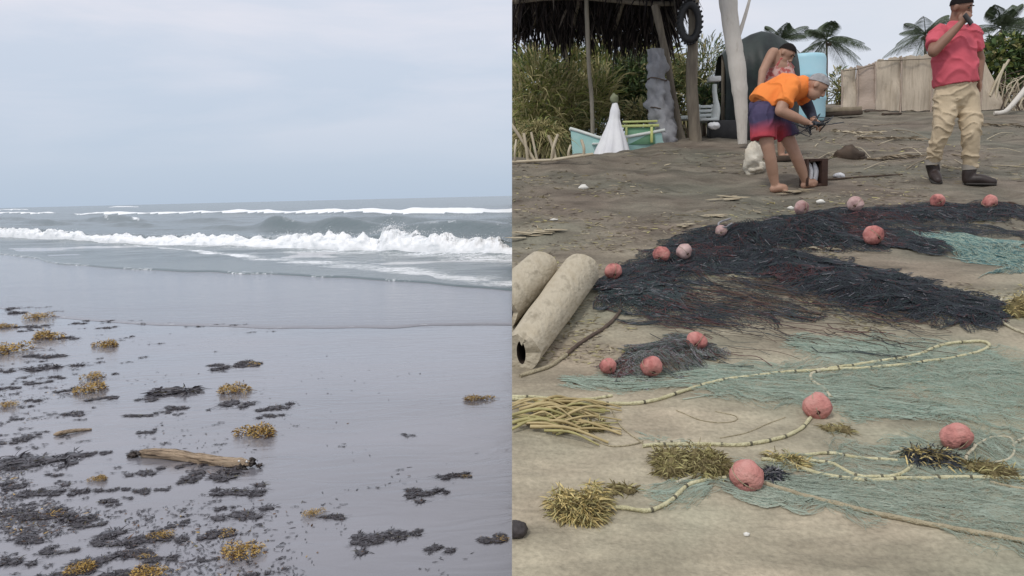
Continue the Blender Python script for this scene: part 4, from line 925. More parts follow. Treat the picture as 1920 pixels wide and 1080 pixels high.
p = Gp(966, 1002); r = 30 * p[1] / F; g = MB(); g.fill = True; g.ball(p + np.array([-.004, 0, r * .35]), (r, r * .8, r * .55), 18, 12, noise=.15, seed=4); o = g.build('dark_shoe_toe', SHOE_TOE, origin=p, clip='R'); tag(o, 'dark rounded toe of a shoe at the cut edge of the sand bank', 'shoe')
HUSK = mat('pale_dry_husk', (.46, .40, .28), (.32, .26, .17), rough=.8, scale=10)
def husk(px, py, wpx, label):
    p = Gp(px, py); w_ = wpx * p[1] / F; g = MB(); n = 9
    P = p + np.stack([rng.uniform(-.3, .3, n) * w_, rng.uniform(-.2, .2, n) * w_, np.full(n, .012)], 1); D = np.stack([rng.choice([-1, 1], n) * rng.uniform(.6, 1, n), rng.normal(0, .3, n), np.zeros(n)], 1); D[:, 2] = -(D[:, 0] * BN[0] + D[:, 1] * BN[1]) / BN[2]
    P[:, 2] = hR(P[:, 0], P[:, 1]) + .016; g.blades(P, D, rng.uniform(.3, .6, n) * w_, rng.uniform(.10, .16, n) * w_, 0, 0, side=np.cross(D, BN[None] + np.zeros((n, 3))), seg=4); o = g.build('dry_leaf', HUSK, origin=p); tag(o, label, 'leaf')
husk(1372, 375, 74, 'pale dry leaf flat on the sand in front of the barefoot man'); husk(1010, 438, 90, 'pale dry leaf scrap on dark sand beyond the trunks'); husk(1330, 408, 56, 'pale dry leaf just above the hump of the black net'); husk(1290, 425, 40, 'small pale leaf scrap beside the hump of the black net')
husk(1490, 362, 60, 'pale dry leaf flat beside the bare foot'); husk(1545, 470, 40, 'pale leaf scrap lying on the black net')

# chaff, straw bits and dark crumbs trodden into the sand
nn = 14000; lx = rng.uniform(962, 2000, nn); ly = 230 + 460 * rng.random(nn) ** .8; Pl = []
tlk = np.array([ray(a_, b_) for a_, b_ in zip(lx, ly)]); tt_ = -1.45 / (tlk @ BN); Pl = CAM + tlk * tt_[:, None]
ok = (fbm(Pl[:, 0] * 1.1, Pl[:, 1] * 1.6, seed=210, oct=4) > .05) & (Pl[:, 1] < 14.5) & (Pl[:, 1] < np.interp(Pl[:, 0], RIDGE[:, 0], RIDGE[:, 1]) + 30 * (Pl[:, 0] > RIDGE[-1, 0]) - .1); Pl = Pl[ok]; nn = len(Pl)
Pl[:, 2] = hR(Pl[:, 0], Pl[:, 1]) + .004; Dl = rng.normal(size=(nn, 3)) * np.array([1.6, .7, .06]); Dl[:, 2] += -(Dl[:, 0] * BN[0] + Dl[:, 1] * BN[1]) / BN[2]
g = MB(); sz = Pl[:, 1] / 6; g.blades(Pl, Dl, rng.uniform(.015, .07, nn) * sz, rng.uniform(.004, .011, nn) * sz, 0, rng.choice(4, nn, p=[.26, .30, .30, .14]), side=np.cross(Dl, BN[None] + rng.normal(size=(nn, 3)) * .25), seg=2)
o = g.build('sand_chaff', [HUSK, STRAWD, ROPED, W_SG], smooth=False, clip='R'); tag(o, 'chaff and dark crumbs trodden into the sand of the bank', 'debris', kind='stuff')

# ------------------------------------------------------------------ shelter with a palm thatch roof
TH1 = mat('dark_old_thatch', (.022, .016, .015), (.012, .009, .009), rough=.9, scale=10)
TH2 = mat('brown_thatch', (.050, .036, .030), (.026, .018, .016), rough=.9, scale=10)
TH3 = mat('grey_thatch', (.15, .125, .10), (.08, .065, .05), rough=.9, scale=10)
POLE = mat('grey_brown_pole', (.26, .22, .165), (.15, .125, .095), rough=.85, scale=3, bump=.5, bscale=15, stretch=(6, 6, 1))
WPOLE = mat('bleached_white_pole', (.62, .58, .52), (.46, .42, .36), rough=.8, scale=3, lo=.45, hi=.75, bump=.5, bscale=12, stretch=(5, 5, 1.4), c3=(.60, .56, .50))
BLACK = mat('black_rubber', (.02, .02, .022), (.035, .035, .035), rough=.6, scale=8)
sh = thing('thatched_shelter', 'open shelter with dark shaggy palm thatch roof on rough poles', 'shelter', (1.2, 11.0, float(hR(1.2, 11.0))))
def roofz(x, y):                              # underside plane: falls away from the camera to the far eave
    return CAM[2] + 3.72 - (y - 8.8) * .42 + .06 * np.sin(x * 2.1)
RX0, RX1, RY0, RY1 = -.3, 2.25, 8.8, 12.0
g = MB(); xs_ = np.linspace(RX0, RX1, 24); ys_ = np.linspace(RY0, RY1, 24); X, Y = np.meshgrid(xs_, ys_, indexing='ij'); Z = roofz(X, Y) + .05 * fbm(X * 4, Y * 4, seed=4, oct=3)
g.grid(np.stack([X, Y, Z], -1)); g.grid(np.stack([X, Y, Z + .22], -1)[::-1])
g.build('roof_bed', TH1, parent=sh, clip='R')
g = MB()
n = 3400; x = rng.uniform(RX0, RX1 + .1, n); y = RY0 + (RY1 - RY0) * rng.random(n) ** .8; P = np.stack([x, y, roofz(x, y) + rng.uniform(-.02, .1, n)], 1)
D = np.stack([rng.normal(0, .4, n), np.full(n, .75) + rng.normal(0, .2, n), -np.full(n, .5) - rng.random(n) * .5], 1); D[:, 0] += .35 * sstep(1.7, 2.3, x)
g.blades(P, D, rng.uniform(.15, .42, n), rng.uniform(.012, .035, n), .3, rng.choice(3, n, p=[.62, .30, .08]), seg=3)
# fringe hanging from the far eave and the seaward gable
n = 1500; x = rng.uniform(RX0, RX1 + .15, n); ey = RY1 + rng.normal(0, .12, n); P = np.stack([x, ey, roofz(x, ey) + rng.uniform(-.02, .15, n)], 1)
D = np.stack([rng.normal(0, .24, n), rng.normal(.05, .2, n), -np.ones(n)], 1)
g.blades(P, D, rng.uniform(.08, .42, n) * (1 + .35 * vnoise(x * 3, 0, seed=6)), rng.uniform(.01, .03, n), .05, rng.choice(3, n, p=[.48, .34, .18]), seg=3)
n = 700; y = rng.uniform(RY0, RY1, n); P = np.stack([RX1 + rng.normal(0, .06, n), y, roofz(RX1, y) + rng.uniform(0, .2, n)], 1); D = np.stack([rng.uniform(.1, .6, n), rng.normal(0, .3, n), -np.ones(n)], 1)
g.blades(P, D, rng.uniform(.2, .65, n), rng.uniform(.012, .035, n), .1, rng.choice(3, n, p=[.5, .35, .15]), seg=3)
o = g.build('thatch', [TH1, TH2, TH3], parent=sh, smooth=False, clip='R'); tag(o, kind='stuff')
for x in (.16, .42, 1.0, 1.6, 2.1):
    g = MB(); ys_ = np.linspace(RY0, RY1 - .1, 10); g.tube(np.stack([x + .03 * np.sin(ys_ * 3), ys_, roofz(x, ys_) - .06], 1), .028, 8); g.build('rafter', POLE, parent=sh, clip='R')
for y in (10.0, 11.2):
    g = MB(); xx = np.linspace(-.1, 2.3, 10); g.tube(np.stack([xx, np.full(10, y), roofz(xx, y) - .12], 1), .035, 8); g.build('purlin', POLE, parent=sh, clip='R')
def pole_px(name, parent, pts, Y, r, m, n=16, clip=None, noise=.10):
    P = smooth_path([Vp(px, py, yy) for (px, py), yy in zip(pts, Y if hasattr(Y, '__len__') else [Y] * len(pts))], n)
    r = np.interp(np.linspace(0, 1, n), np.linspace(0, 1, len(r)), r) if hasattr(r, '__len__') else np.full(n, r)
    r = r * (1 + noise * vnoise(np.arange(n) * .7, pts[0][0], seed=int(pts[0][0]) % 97))
    g = MB(); g.tube(P, r, 12); return g.build(name, m, parent=parent, clip=clip)
def down(px, pts_top, Y):                     # bottom pixel row where this column meets the ground at distance Y
    q = Vp(px, 300, Y); z = hR(q[0], q[1]) - .08; d = ray(px, 300); 
    a, b = 100.0, 700.0
    for _ in range(30):
        m_ = (a + b) / 2
        if Vp(px, m_, Y)[2] > z: a = m_
        else: b = m_
    return a
pole_px('post', sh, [(1098, -40), (1104, 120), (1110, 200), (1114, down(1114, 0, 11.2))], 11.2, [.030, .028, .03, .032], mat('pale_grey_pole', (.36, .32, .25), (.24, .21, .16), rough=.85, scale=3, stretch=(6, 6, 1)))
pole_px('post', sh, [(1302, -60), (1300, 60), (1297, 160), (1305, down(1305, 0, 10.6))], 10.6, [.075, .07, .075, .085], POLE)
pole_px('post', sh, [(1228, 10), (1250, 110), (1262, 180), (1280, down(1280, 0, 10.9))], 10.9, [.05, .05, .045, .06], POLE)
pole_px('post', sh, [(1040, -30), (1062, 120), (1072, 220), (1076, down(1076, 0, 12.4))], 12.4, [.03, .03, .03, .03], POLE)
YP = 10.0
pole_px('bleached_post', sh, [(1360, -60), (1366, 10), (1372, 60), (1380, 110), (1386, 160), (1390, 210), (1392, 270)], YP, [.105, .105, .10, .11, .10, .08, .055], WPOLE, n=30)
pole_px('branch_stub', sh, [(1385, 66), (1394, 40), (1404, 5), (1412, -30)], YP, [.03, .022, .018, .015], WPOLE)
# tyre hanging on the post
ty = thing('hanging_tyre', 'worn black tyre hanging on a shelter post under the thatch', 'tyre', Vp(1293, 42, 10.45))
c = Vp(1293, 42, 10.45); k = 28; th = np.linspace(0, 2 * np.pi, k + 1); g = MB(); ph = np.linspace(0, 2 * np.pi, 13)
V = np.array([[c + np.array([(.145 + .052 * math.cos(q)) * math.cos(t_) * .8, .06 * math.sin(q), (.215 + .055 * math.cos(q)) * math.sin(t_)]) for q in ph] for t_ in th]); g.grid(V); g.build('carcass', BLACK, parent=ty)
g = MB(); 
for q in range(26):
    t_ = q * 2 * math.pi / 26; g.box(c + np.array([.198 * math.cos(t_) * .8, 0, .272 * math.sin(t_)]), (.009, .045, .012), 0, rot=np.array(Matrix.Rotation(-t_, 3, 'Y')))
o = g.build('tread', BLACK, parent=ty, smooth=False)
g = MB(); g.tube([c + np.array([0, .0, .2]), c + np.array([.0, .05, .45]), c + np.array([.02, .12, .75])], .009, 6); g.build('hanging_cord', ROPED, parent=ty)

# ------------------------------------------------------------------ things behind the ridge
def ground_at(px, Y):
    q = Vp(px, 300, Y); return np.array([q[0], Y, float(hR(q[0], Y))])
# grey tarpaulin bundle tied around a leaning pole
GREYT = mat('grey_weathered_tarp', (.36, .36, .37), (.22, .22, .23), rough=.6, scale=5, bump=.5, bscale=10)
gt = thing('tarp_bundle', 'grey weathered tarpaulin bundle tied to a leaning shelter post', 'tarpaulin', ground_at(1240, 10.7))
prof = [(1228, 92, 12), (1234, 118, 16), (1233, 140, 15), (1231, 165, 19), (1236, 190, 20), (1239, 215, 23), (1241, 245, 25), (1242, 290, 22)]
c = smooth_path([Vp(a_, b_, 10.7) for a_, b_, _ in prof], 40); rr_ = np.interp(np.linspace(0, 1, 40), np.linspace(0, 1, len(prof)), [q[2] for q in prof]) * 10.7 / F
k = 26; th = np.linspace(0, 2 * np.pi, k + 1); g = MB()
V = np.array([[c[i] + np.array([math.cos(t_), math.sin(t_), 0]) * rr_[i] * (1 + .08 * math.sin(7 * t_ + i * .2) + .42 * float(fbm(math.cos(t_) * 2.5, math.sin(t_) * 2.5, i * .3, seed=3, oct=3))) for t_ in th] for i in range(40)]); g.grid(V); g.build('tarp', GREYT, parent=gt)
for py in (150, 205):
    cc = Vp(1232, py, 10.7); g = MB(); t_ = np.linspace(0, 2 * np.pi, 17); g.tube(np.stack([cc[0] + .13 * np.cos(t_), cc[1] + .13 * np.sin(t_), cc[2] + .02 * np.sin(t_ * 2)], 1), .008, 6, cap=False); g.build('lashing', ROPED, parent=gt)

# white cloth draped over an upright
WCLOTH = mat('white_cloth', (.82, .82, .82), (.74, .74, .76), rough=.85, scale=6)
YW = 10.2; wc = thing('draped_white_cloth', 'white cloth draped like a cone over an upright beside the boat', 'cloth', ground_at(1152, YW))
prof = [(1153, 192, 4), (1153, 197, 9), (1153, 208, 10), (1153, 214, 15), (1152, 224, 21), (1151, 244, 26), (1150, 265, 31), (1148, 288, 37), (1148, 320, 42)]
c = smooth_path([Vp(a_, b_, YW) for a_, b_, _ in prof], 36); rr_ = np.interp(np.linspace(0, 1, 36), np.linspace(0, 1, len(prof)), [q[2] for q in prof]) * YW / F; k = 48; th = np.linspace(0, 2 * np.pi, k + 1)
fl = np.linspace(0, 1, 36); V = np.array([[c[i] + np.array([math.cos(t_), math.sin(t_), 0]) * rr_[i] * (1 + .13 * fl[i] * math.sin(9 * t_ + 1.2 * math.sin(2 * t_)) + .06 * fl[i] * math.sin(17 * t_)) for t_ in th] for i in range(36)])
g = MB(); g.grid(V); g.build('drape', WCLOTH, parent=wc)
g = MB(); g.ball(Vp(1152, 186, YW), (.05, .05, .065), 14, 10, noise=.2, seed=2); g.build('post_top', mat('mossy_post_top', (.16, .18, .10), (.24, .25, .16), rough=.9), parent=wc)
# boat
HULL = mat('turquoise_boat_paint', (.36, .60, .56), (.46, .66, .62), rough=.5, scale=5); BGREEN = mat('green_boat_paint', (.13, .30, .18), (.19, .36, .22), rough=.5, scale=6)
LIME = mat('yellow_green_boat_trim', (.62, .64, .22), (.52, .58, .24), rough=.5, scale=6); HWHITE = mat('white_boat_paint', (.74, .76, .72), (.6, .64, .6), rough=.5, scale=6)
YB = 10.9; bt = thing('wooden_boat', 'turquoise wooden boat with green side and yellow trim behind the ridge', 'boat', ground_at(1150, YB))
k = 30; t = np.linspace(0, 1, k); x0 = Vp(1070, 262, YB)[0]; x1 = Vp(1236, 262, YB)[0]; zb = ground_at(1150, YB)[2]
sheer = np.interp(t, [0, .3, .6, 1], [Vp(1070, 243, YB)[2], Vp(1130, 262, YB)[2] - .01, Vp(1180, 262, YB)[2], Vp(1235, 250, YB)[2]])
beam = .42 * np.interp(t, [0, .06, .25, .5, 1], [.06, .28, .72, 1, .92]); cxx = x0 + (x1 - x0) * t
w_ = np.linspace(-1, 1, 15)
V = np.array([[(cxx[i] + (.10 * (1 - abs(q)) if i == 0 else 0), YB + beam[i] * np.sign(q) * abs(q) ** .55, zb + (sheer[i] - zb) * abs(q) ** 1.6) for q in w_] for i in range(k)])
g = MB(); g.grid(V); g.add(np.vstack([V[-1], V[-1].mean(0)]), [[q, q + 1, 15] for q in range(14)]); g.build('hull', HULL, parent=bt)
for sgn in (-1, 1):
    g = MB(); g.tube(np.stack([cxx, YB + sgn * beam, sheer + .012], 1), (.022), 8); g.build('gunwale', HWHITE, parent=bt)
xa, xb = Vp(1172, 250, YB - .4)[0], Vp(1228, 250, YB - .4)[0]; za, zt = Vp(1200, 268, YB - .4)[2], Vp(1200, 236, YB - .4)[2]
g = MB(); g.box(((xa + xb) / 2, YB - .38, (za + zt) / 2 - .02), ((xb - xa) / 2, .018, (zt - za) / 2), 0); g.build('side_panel', BGREEN, parent=bt, smooth=False)
for xx, zz_, hx, hz_ in (((xa + xb) / 2, zt + .0, (xb - xa) / 2 + .05, .016), ((xa + xb) / 2 - .0, zt + .055, (xb - xa) / 2 + .03, .012), (xb - .045, (za + zt) / 2, .016, (zt - za) / 2), (xa + .015, (za + zt) / 2 - .01, .012, (zt - za) / 2)):
    g = MB(); g.box((xx, YB - .405, zz_), (hx, .02, hz_), 0); g.build('trim', LIME, parent=bt, smooth=False)
for xx in (cxx[8], cxx[16]):
    g = MB(); g.box((xx, YB, sheer[12] - .06), (.07, .33, .012), 0); g.build('thwart', HWHITE, parent=bt, smooth=False)
# white garden chair, white post, cool box
WPL = mat('white_plastic', (.72, .75, .72), (.62, .66, .63), rough=.45, scale=5)
YC = 11.3; gc = ground_at(1328, YC); ch = thing('white_slatted_chair', 'white slatted garden chair between a shelter post and the white pillar', 'chair', gc)
def bx(parent, name, px0, py0, px1, py1, Y, hy, m):
    a_ = Vp(px0, py0, Y); b_ = Vp(px1, py1, Y); g = MB(); g.box(((a_[0] + b_[0]) / 2, Y, (a_[2] + b_[2]) / 2), (abs(b_[0] - a_[0]) / 2, hy, abs(a_[2] - b_[2]) / 2), 0); return g.build(name, m, parent=parent, smooth=False)
for py in (200, 208, 216): bx(ch, 'back_slat', 1310, py - 2.4, 1336, py + 2.4, YC, .012, WPL)
bx(ch, 'back_post', 1309, 196, 1312.5, 260, YC + .02, .015, WPL); bx(ch, 'back_post', 1333.5, 196, 1337, 260, YC + .02, .015, WPL); bx(ch, 'seat', 1308, 224, 1338, 228, YC - .18, .19, WPL)
zl = Vp(1310, 226, YC - .35)[2]
for px in (1310, 1336):
    q = Vp(px, 226, YC - .34); g = MB(); g.tube([q, (q[0], q[1], gc[2] - .05)], .017, 8); g.build('front_leg', WPL, parent=ch)
YQ = 11.0; wp = thing('white_pillar', 'pale tapered pillar with a white block on top beside the bleached post', 'pillar', ground_at(1343, YQ))
pole_px('shaft', wp, [(1340, 158), (1340, 175), (1343, 200), (1340, 235), (1338, down(1338, 0, YQ))], YQ, [.030, .035, .06, .055, .06], WPL); bx(wp, 'cap_block', 1328, 144, 1350, 153, YQ, .06, mat('bright_white_paint', (.84, .84, .82), rough=.5))
g = MB(); q = Vp(1338, 236, 10.7); g.ball(q, (.075, .06, .05), 16, 10, noise=.25, seed=8); o = g.build('white_bag', WCLOTH, origin=ground_at(1338, 10.7)); tag(o, 'small crumpled white bag at the foot of the white pillar', 'bag')
g = MB(); bx_ = thing('low_bench', 'low plank bench between two shelter posts', 'bench', ground_at(1290, 11.6)); bx(bx_, 'plank', 1264, 219, 1320, 224, 11.6, .14, HWHITE); bx(bx_, 'leg', 1270, 224, 1274, 270, 11.6, .03, POLE); bx(bx_, 'leg', 1312, 224, 1316, 270, 11.6, .03, POLE)

# dark tarpaulin hung over a frame
TARP = mat('dark_green_tarp', (.022, .034, .030), (.012, .016, .016), rough=.55, scale=4, bump=.4, bscale=8)
YT = 11.6; tp = thing('dark_tarpaulin', 'dark green tarpaulin hung in a rounded hood over a frame behind the orange shirted man', 'tarpaulin', ground_at(1420, YT))
topl = lambda px: I(px, (1350, 104), (1362, 92), (1380, 80), (1400, 69), (1420, 63), (1440, 66), (1462, 76), (1486, 92))
cxp = np.linspace(1350, 1486, 44); rows = 30; g = MB(); V = np.zeros((44, rows, 3))
for i, px in enumerate(cxp):
    tp_ = Vp(px, topl(px), YT); gz = hR(tp_[0], YT) - .05
    for j in range(rows):
        u = j / (rows - 1)
        ov = .55 * math.sin(min(u * 2.2, 1) * math.pi / 2) if u < .999 else .55
        zz_ = tp_[2] + (gz - tp_[2]) * max(0, (u - .12)) / .88 * 1.0 - .03 * u
        V[i, j] = (tp_[0], YT - ov * (.6 + .4 * math.sin((px - 1350) / 136 * math.pi)) + .05 * math.sin(px * .19 + u * 2) * u, zz_)
g.grid(V); V2 = V.copy(); V2[..., 1] = 2 * YT - V[..., 1]; g.grid(V2[::-1]); g.build('sheet', TARP, parent=tp)
for px in (1356, 1480):
    q = Vp(px, topl(px) + 4, YT); g = MB(); g.tube([q, (q[0], q[1], float(hR(q[0], q[1])) - .05)], .025, 8); g.build('frame_pole', POLE, parent=tp)
g = MB(); a_ = ground_at(1385, 11.0); b_ = ground_at(1345, 11.0); g.box((a_ + b_) / 2 + np.array([0, 0, .1]), (abs(a_[0] - b_[0]) / 2 + .12, .12, .14), 0); o = g.build('black_crate', BLACK, origin=(a_ + b_) / 2, smooth=False); tag(o, 'low black crate behind the bleached post', 'crate')

# blue barrel
BLUE = mat('light_blue_plastic', (.36, .64, .74), (.44, .68, .77), rough=.45, scale=4)
YD = float(Gp(1508, 226)[1]); gb = ground_at(1508, YD); bd = thing('blue_barrel', 'light blue plastic barrel behind the bent man', 'barrel', gb); ztop = Vp(1508, 104, YD)[2]; rb_ = 35 * YD / F; hb = ztop - gb[2]
pr = [(.0, -.02), (.92, -.02), (.97, .02), (1, .06), (1, .28), (1.04, .31), (1.04, .34), (1, .37), (1, .62), (1.04, .65), (1.04, .68), (1, .71), (1, .93), (.96, .98), (.90, 1), (.86, .985), (0, .985)]
th = np.linspace(0, 2 * np.pi, 37); V = np.array([[(gb[0] + rb_ * a_ * math.cos(q), gb[1] + rb_ * a_ * math.sin(q), gb[2] + hb * b_) for q in th] for a_, b_ in pr]); g = MB(); g.grid(V); g.build('shell', BLUE, parent=bd)
for sx_ in (-.45, .45):
    g = MB(); g.tube([(gb[0] + sx_ * rb_, gb[1], gb[2] + hb * .98), (gb[0] + sx_ * rb_, gb[1], gb[2] + hb * 1.025)], .035, 12); g.build('bung', HWHITE, parent=bd)

# ------------------------------------------------------------------ reed mat fence
MATW = mat('pale_reed_matting', (.60, .51, .40), (.36, .295, .22), rough=.9, scale=2.2, lo=.3, hi=.75, bump=.8, bscale=10, stretch=(9, 9, .7), c3=(.53, .45, .35))
MATP = mat('pinkish_reed_matting', (.50, .40, .33), (.38, .30, .24), rough=.9, scale=3, bump=.5, bscale=30, stretch=(1, 1, 2.2))
YF = Gp(1700, 209)[1]; rf = thing('reed_mat_fence', 'long beige reed mat fence with rough posts behind the walking man', 'fence', ground_at(1720, YF))
topf = lambda px: I(px, (1575, 134), (1590, 128), (1640, 119), (1646, 112), (1700, 106), (1760, 101), (1800, 99), (1842, 100), (1878, 186))
edges = [1578, 1606, 1640, 1690, 1748, 1800, 1878]
for i in range(6):
    cxp = np.linspace(edges[i] + .3, edges[i + 1] - .3, 20); V = np.zeros((20, 16, 3))
    for a_, px in enumerate(cxp):
        q = Vp(px, topf(px) + 2.2 * float(fbm(px * .22, 1, seed=i, oct=3)), YF); gz = float(hR(q[0], YF)) + .015
        for j in range(16):
            u = j / 15; V[a_, j] = (q[0], YF + .035 * float(vnoise(px * .05, u * 3, seed=40 + i)) + .02 * math.sin(px * .13) - .05 * u, q[2] * (1 - u) + gz * u)
    g = MB(); g.grid(V); V2 = V.copy(); V2[..., 1] += .02; g.grid(V2[::-1]); g.grid(np.stack([V[:, 0], V2[:, 0]], 1)); g.build('mat_panel', MATP if i in (1,) else MATW, parent=rf)
for px in (1578, 1607, 1641, 1690, 1748, 1800, 1842):
    q = Vp(px, topf(px) - 2.5, YF - .06); q2 = np.array([q[0] + .01, YF - .06, float(hR(q[0], YF - .06)) - .05]); g = MB(); g.tube(smooth_path([q, (q + q2) / 2 + np.array([.012, 0, 0]), q2], 8), .013, 8); g.build('post', MATP, parent=rf)
for a_, b_ in (((1580, 133), (1640, 121)), ((1646, 114), (1840, 102))):
    g = MB(); g.tube(smooth_path([Vp(*a_, YF - .075), Vp((a_[0] + b_[0]) / 2, (a_[1] + b_[1]) / 2 + 2, YF - .075), Vp(*b_, YF - .075)], 8), .009, 6); g.build('rail', POLE, parent=rf)
# sticks and boards lying at the foot of the fence
def stick(px0, py0, px1, py1, r, m, label, name='dry_stick', bend=.0, group=None, cat='stick', lift=.0):
    a_ = Gp(px0, py0); b_ = Gp(px1, py1); mid = (a_ + b_) / 2; mid[2] = max(mid[2], hR(mid[0], mid[1])) + bend; a_[2] += r * .6; b_[2] += r * .6 + lift
    g = MB(); n_ = 12; g.tube(smooth_path([a_, mid + np.array([0, 0, r * .6]), b_], n_), np.linspace(1, .6, n_) * r * (1 + .2 * vnoise(np.arange(n_) * .8, px0, seed=3)), 7); o = g.build(name, m, origin=mid); tag(o, label, cat, group); return o
DEADW = mat('dead_grey_wood', (.34, .28, .20), (.20, .16, .11), rough=.85, scale=6, bump=.4); DEADP = mat('pale_dead_wood', (.58, .51, .38), (.44, .37, .26), rough=.85, scale=6); DEADD = mat('dark_dead_wood', (.10, .07, .05), (.055, .04, .03), rough=.9, scale=6)
lg = thing('stacked_beams', 'two dark weathered beams stacked beside the blue barrel', 'beams', Gp(1575, 222))
for q, (dz, dx) in enumerate(((.035, 0), (.10, .02))):
    a_ = Gp(1546, 221); b_ = Gp(1604, 218); g = MB(); c_ = (a_ + b_) / 2; c_[2] += dz + .02; c_[0] += dx; g.box(c_, (abs(b_[0] - a_[0]) / 2 - q * .03, .07, .034), 0, rot=np.array(Matrix.Rotation(.03 * (q * 2 - 1), 3, 'Z')) @ np.array(Matrix.Rotation(-.02, 3, 'Y'))); g.build('beam', DEADD if q == 0 else DEADW, parent=lg, smooth=False)
for q, (x0, x1, y_) in enumerate(((1622, 1668, 211), (1700, 1742, 209), (1655, 1690, 216), (1850, 1876, 192))):
    stick(x0, y_, x1, y_ - 2, .022, DEADD if q % 2 == 0 else DEADP, 'short weathered board lying against the foot of the reed fence', 'board', group='boards along the foot of the reed fence', cat='board')
# dead palm fronds and twigs strewn over the upper bank
TW = [(1602, 256, 1652, 252), (1560, 268, 1612, 240), (1640, 246, 1656, 252), (1530, 300, 1575, 282), (1545, 303, 1600, 276), (1560, 290, 1640, 300), (1600, 276, 1632, 296), (1680, 244, 1742, 262), (1650, 270, 1720, 258), (1690, 280, 1730, 292), (1540, 262, 1550, 258), (1528, 276, 1534, 270), (1655, 300, 1740, 288), (1640, 235, 1700, 230), (1620, 318, 1700, 305), (1790, 300, 1830, 322), (1785, 290, 1812, 300), (1860, 310, 1930, 314), (1850, 262, 1900, 250), (1700, 318, 1735, 300), (1575, 246, 1640, 268), (1850, 280, 1915, 286)]
for i, (x0, y0, x1, y1) in enumerate(TW):
    stick(x0, y0, x1, y1, rng.uniform(.004, .009), (DEADP, DEADW, DEADP)[i % 3], ('pale', 'grey', 'pale')[i % 3] + ' thin dry twig on the rough sand ' + ('beside the coconut husk' if x0 < 1600 else 'in front of the reed fence' if x0 < 1745 and y0 < 270 else 'between the two men' if x0 < 1745 else 'beside the walking man'), 'dry_twig', bend=rng.uniform(0, .035), group='dry twigs strewn over the upper bank', cat='twig')
def frond_litter(px, py, wpx, label, m):
    p = Gp(px, py); w_ = wpx * p[1] / F; g = MB(); a_ = p + np.array([-w_ / 2, rng.uniform(-.1, .1), .02]); b_ = p + np.array([w_ / 2, rng.uniform(-.1, .1), .02]); n_ = 16
    c_ = smooth_path([a_, (a_ + b_) / 2 + np.array([0, rng.uniform(-.12, .12), .02]), b_], n_); c_[:, 2] = hR(c_[:, 0], c_[:, 1]) + .02; g.tube(c_, np.linspace(.012, .004, n_), 6)
    k_ = 70; i_ = rng.integers(0, n_ - 1, k_); D = np.stack([rng.uniform(.3, 1, k_), rng.choice([-1, 1], k_) * rng.uniform(.5, 1, k_), rng.uniform(0, .25, k_)], 1)
    g.blades(c_[i_], D, rng.uniform(.12, .25, k_) * w_, rng.uniform(.012, .022, k_), .25, 0, seg=3); o = g.build('dead_frond', m, origin=p, smooth=False); tag(o, label, 'palm frond')
frond_litter(1670, 262, 130, 'dry fallen palm frond on the sand in front of the reed fence', DEADW); frond_litter(1605, 250, 90, 'pale fallen palm frond beside the stacked beams', DEADP); frond_litter(1690, 300, 120, 'broken grey palm frond beside the walking man', DEADW); frond_litter(1880, 240, 90, 'fallen palm frond under the leaning white pole', DEADW); frond_litter(1800, 316, 60, 'short dry frond piece between the boots', DEADP)
hp = Gp(1588, 296); g = MB(); w_ = hp[1] / F
g.ball(hp + np.array([0, 0, .02]), (26 * w_, 18 * w_, 17 * w_), 18, 12, noise=.3, seed=5); g.ball(hp + np.array([.12, .02, .0]), (16 * w_, 14 * w_, 9 * w_), 14, 9, noise=.4, seed=6); o = g.build('coconut_husk', DEADD, origin=hp); tag(o, 'dark brown broken coconut husk on the sand between the men', 'husk')
stick(1545, 338, 1692, 330, .010, DEADD, 'long thin dark stick lying beside the small box', lift=.01)
g = MB(); q = Gp(1573, 333); g.ball(q + np.array([0, 0, .02]), (.05, .035, .03), 12, 8, noise=.35, seed=7); o = g.build('white_rag', WCLOTH, origin=q); tag(o, 'small white rag on the dark stick beside the box', 'rag')
# leaning white pole at the edge and heap of dead branches
a_ = Gp(1884, 214); g = MB(); b_ = Vp(1930, 158, a_[1] + .3); g.tube(smooth_path([a_ + np.array([-.18, 0, .02]), a_ + np.array([0, 0, .04]), a_ * .5 + b_ * .5, b_], 12), np.linspace(.035, .05, 12), 10); o = g.build('white_leaning_pole', WPOLE, origin=a_); tag(o, 'thick white driftwood pole leaning up from the sand beside the branch heap', 'pole')
hb_ = ground_at(1905, YF + .3); bh = thing('dead_branch_heap', 'brown heap of dead bent branches beside the green bush', 'branches', hb_)
for q in range(44):
    an = rng.uniform(-.4, 2.4); x0 = 1872 + rng.uniform(0, 60); a_ = Vp(x0, 205, YF + rng.uniform(-.1, .7)); a_[2] = hR(a_[0], a_[1]); ln = rng.uniform(.3, .75)
    mid = a_ + np.array([rng.uniform(-.25, .25), 0, ln * .7]); b_ = mid + np.array([rng.uniform(-.1, .4), rng.uniform(-.1, .1), ln * rng.uniform(-.2, .35)]); g = MB(); g.tube(smooth_path([a_, mid, b_], 10), np.linspace(.016, .006, 10), 6); g.build('branch', (DEADW, DEADD, DEADP)[q % 3] if q % 9 else DEADP, parent=bh)
for x_, y_ in (((1856, 180), (1892, 112)), ((1866, 190), (1884, 120))):
    g = MB(); g.tube(smooth_path([Vp(*x_, YF - .05), Vp((x_[0] + y_[0]) / 2 - 3, (x_[1] + y_[1]) / 2, YF - .05), Vp(*y_, YF - .05)], 8), .022, 8); g.build('branch', DEADP, parent=bh)

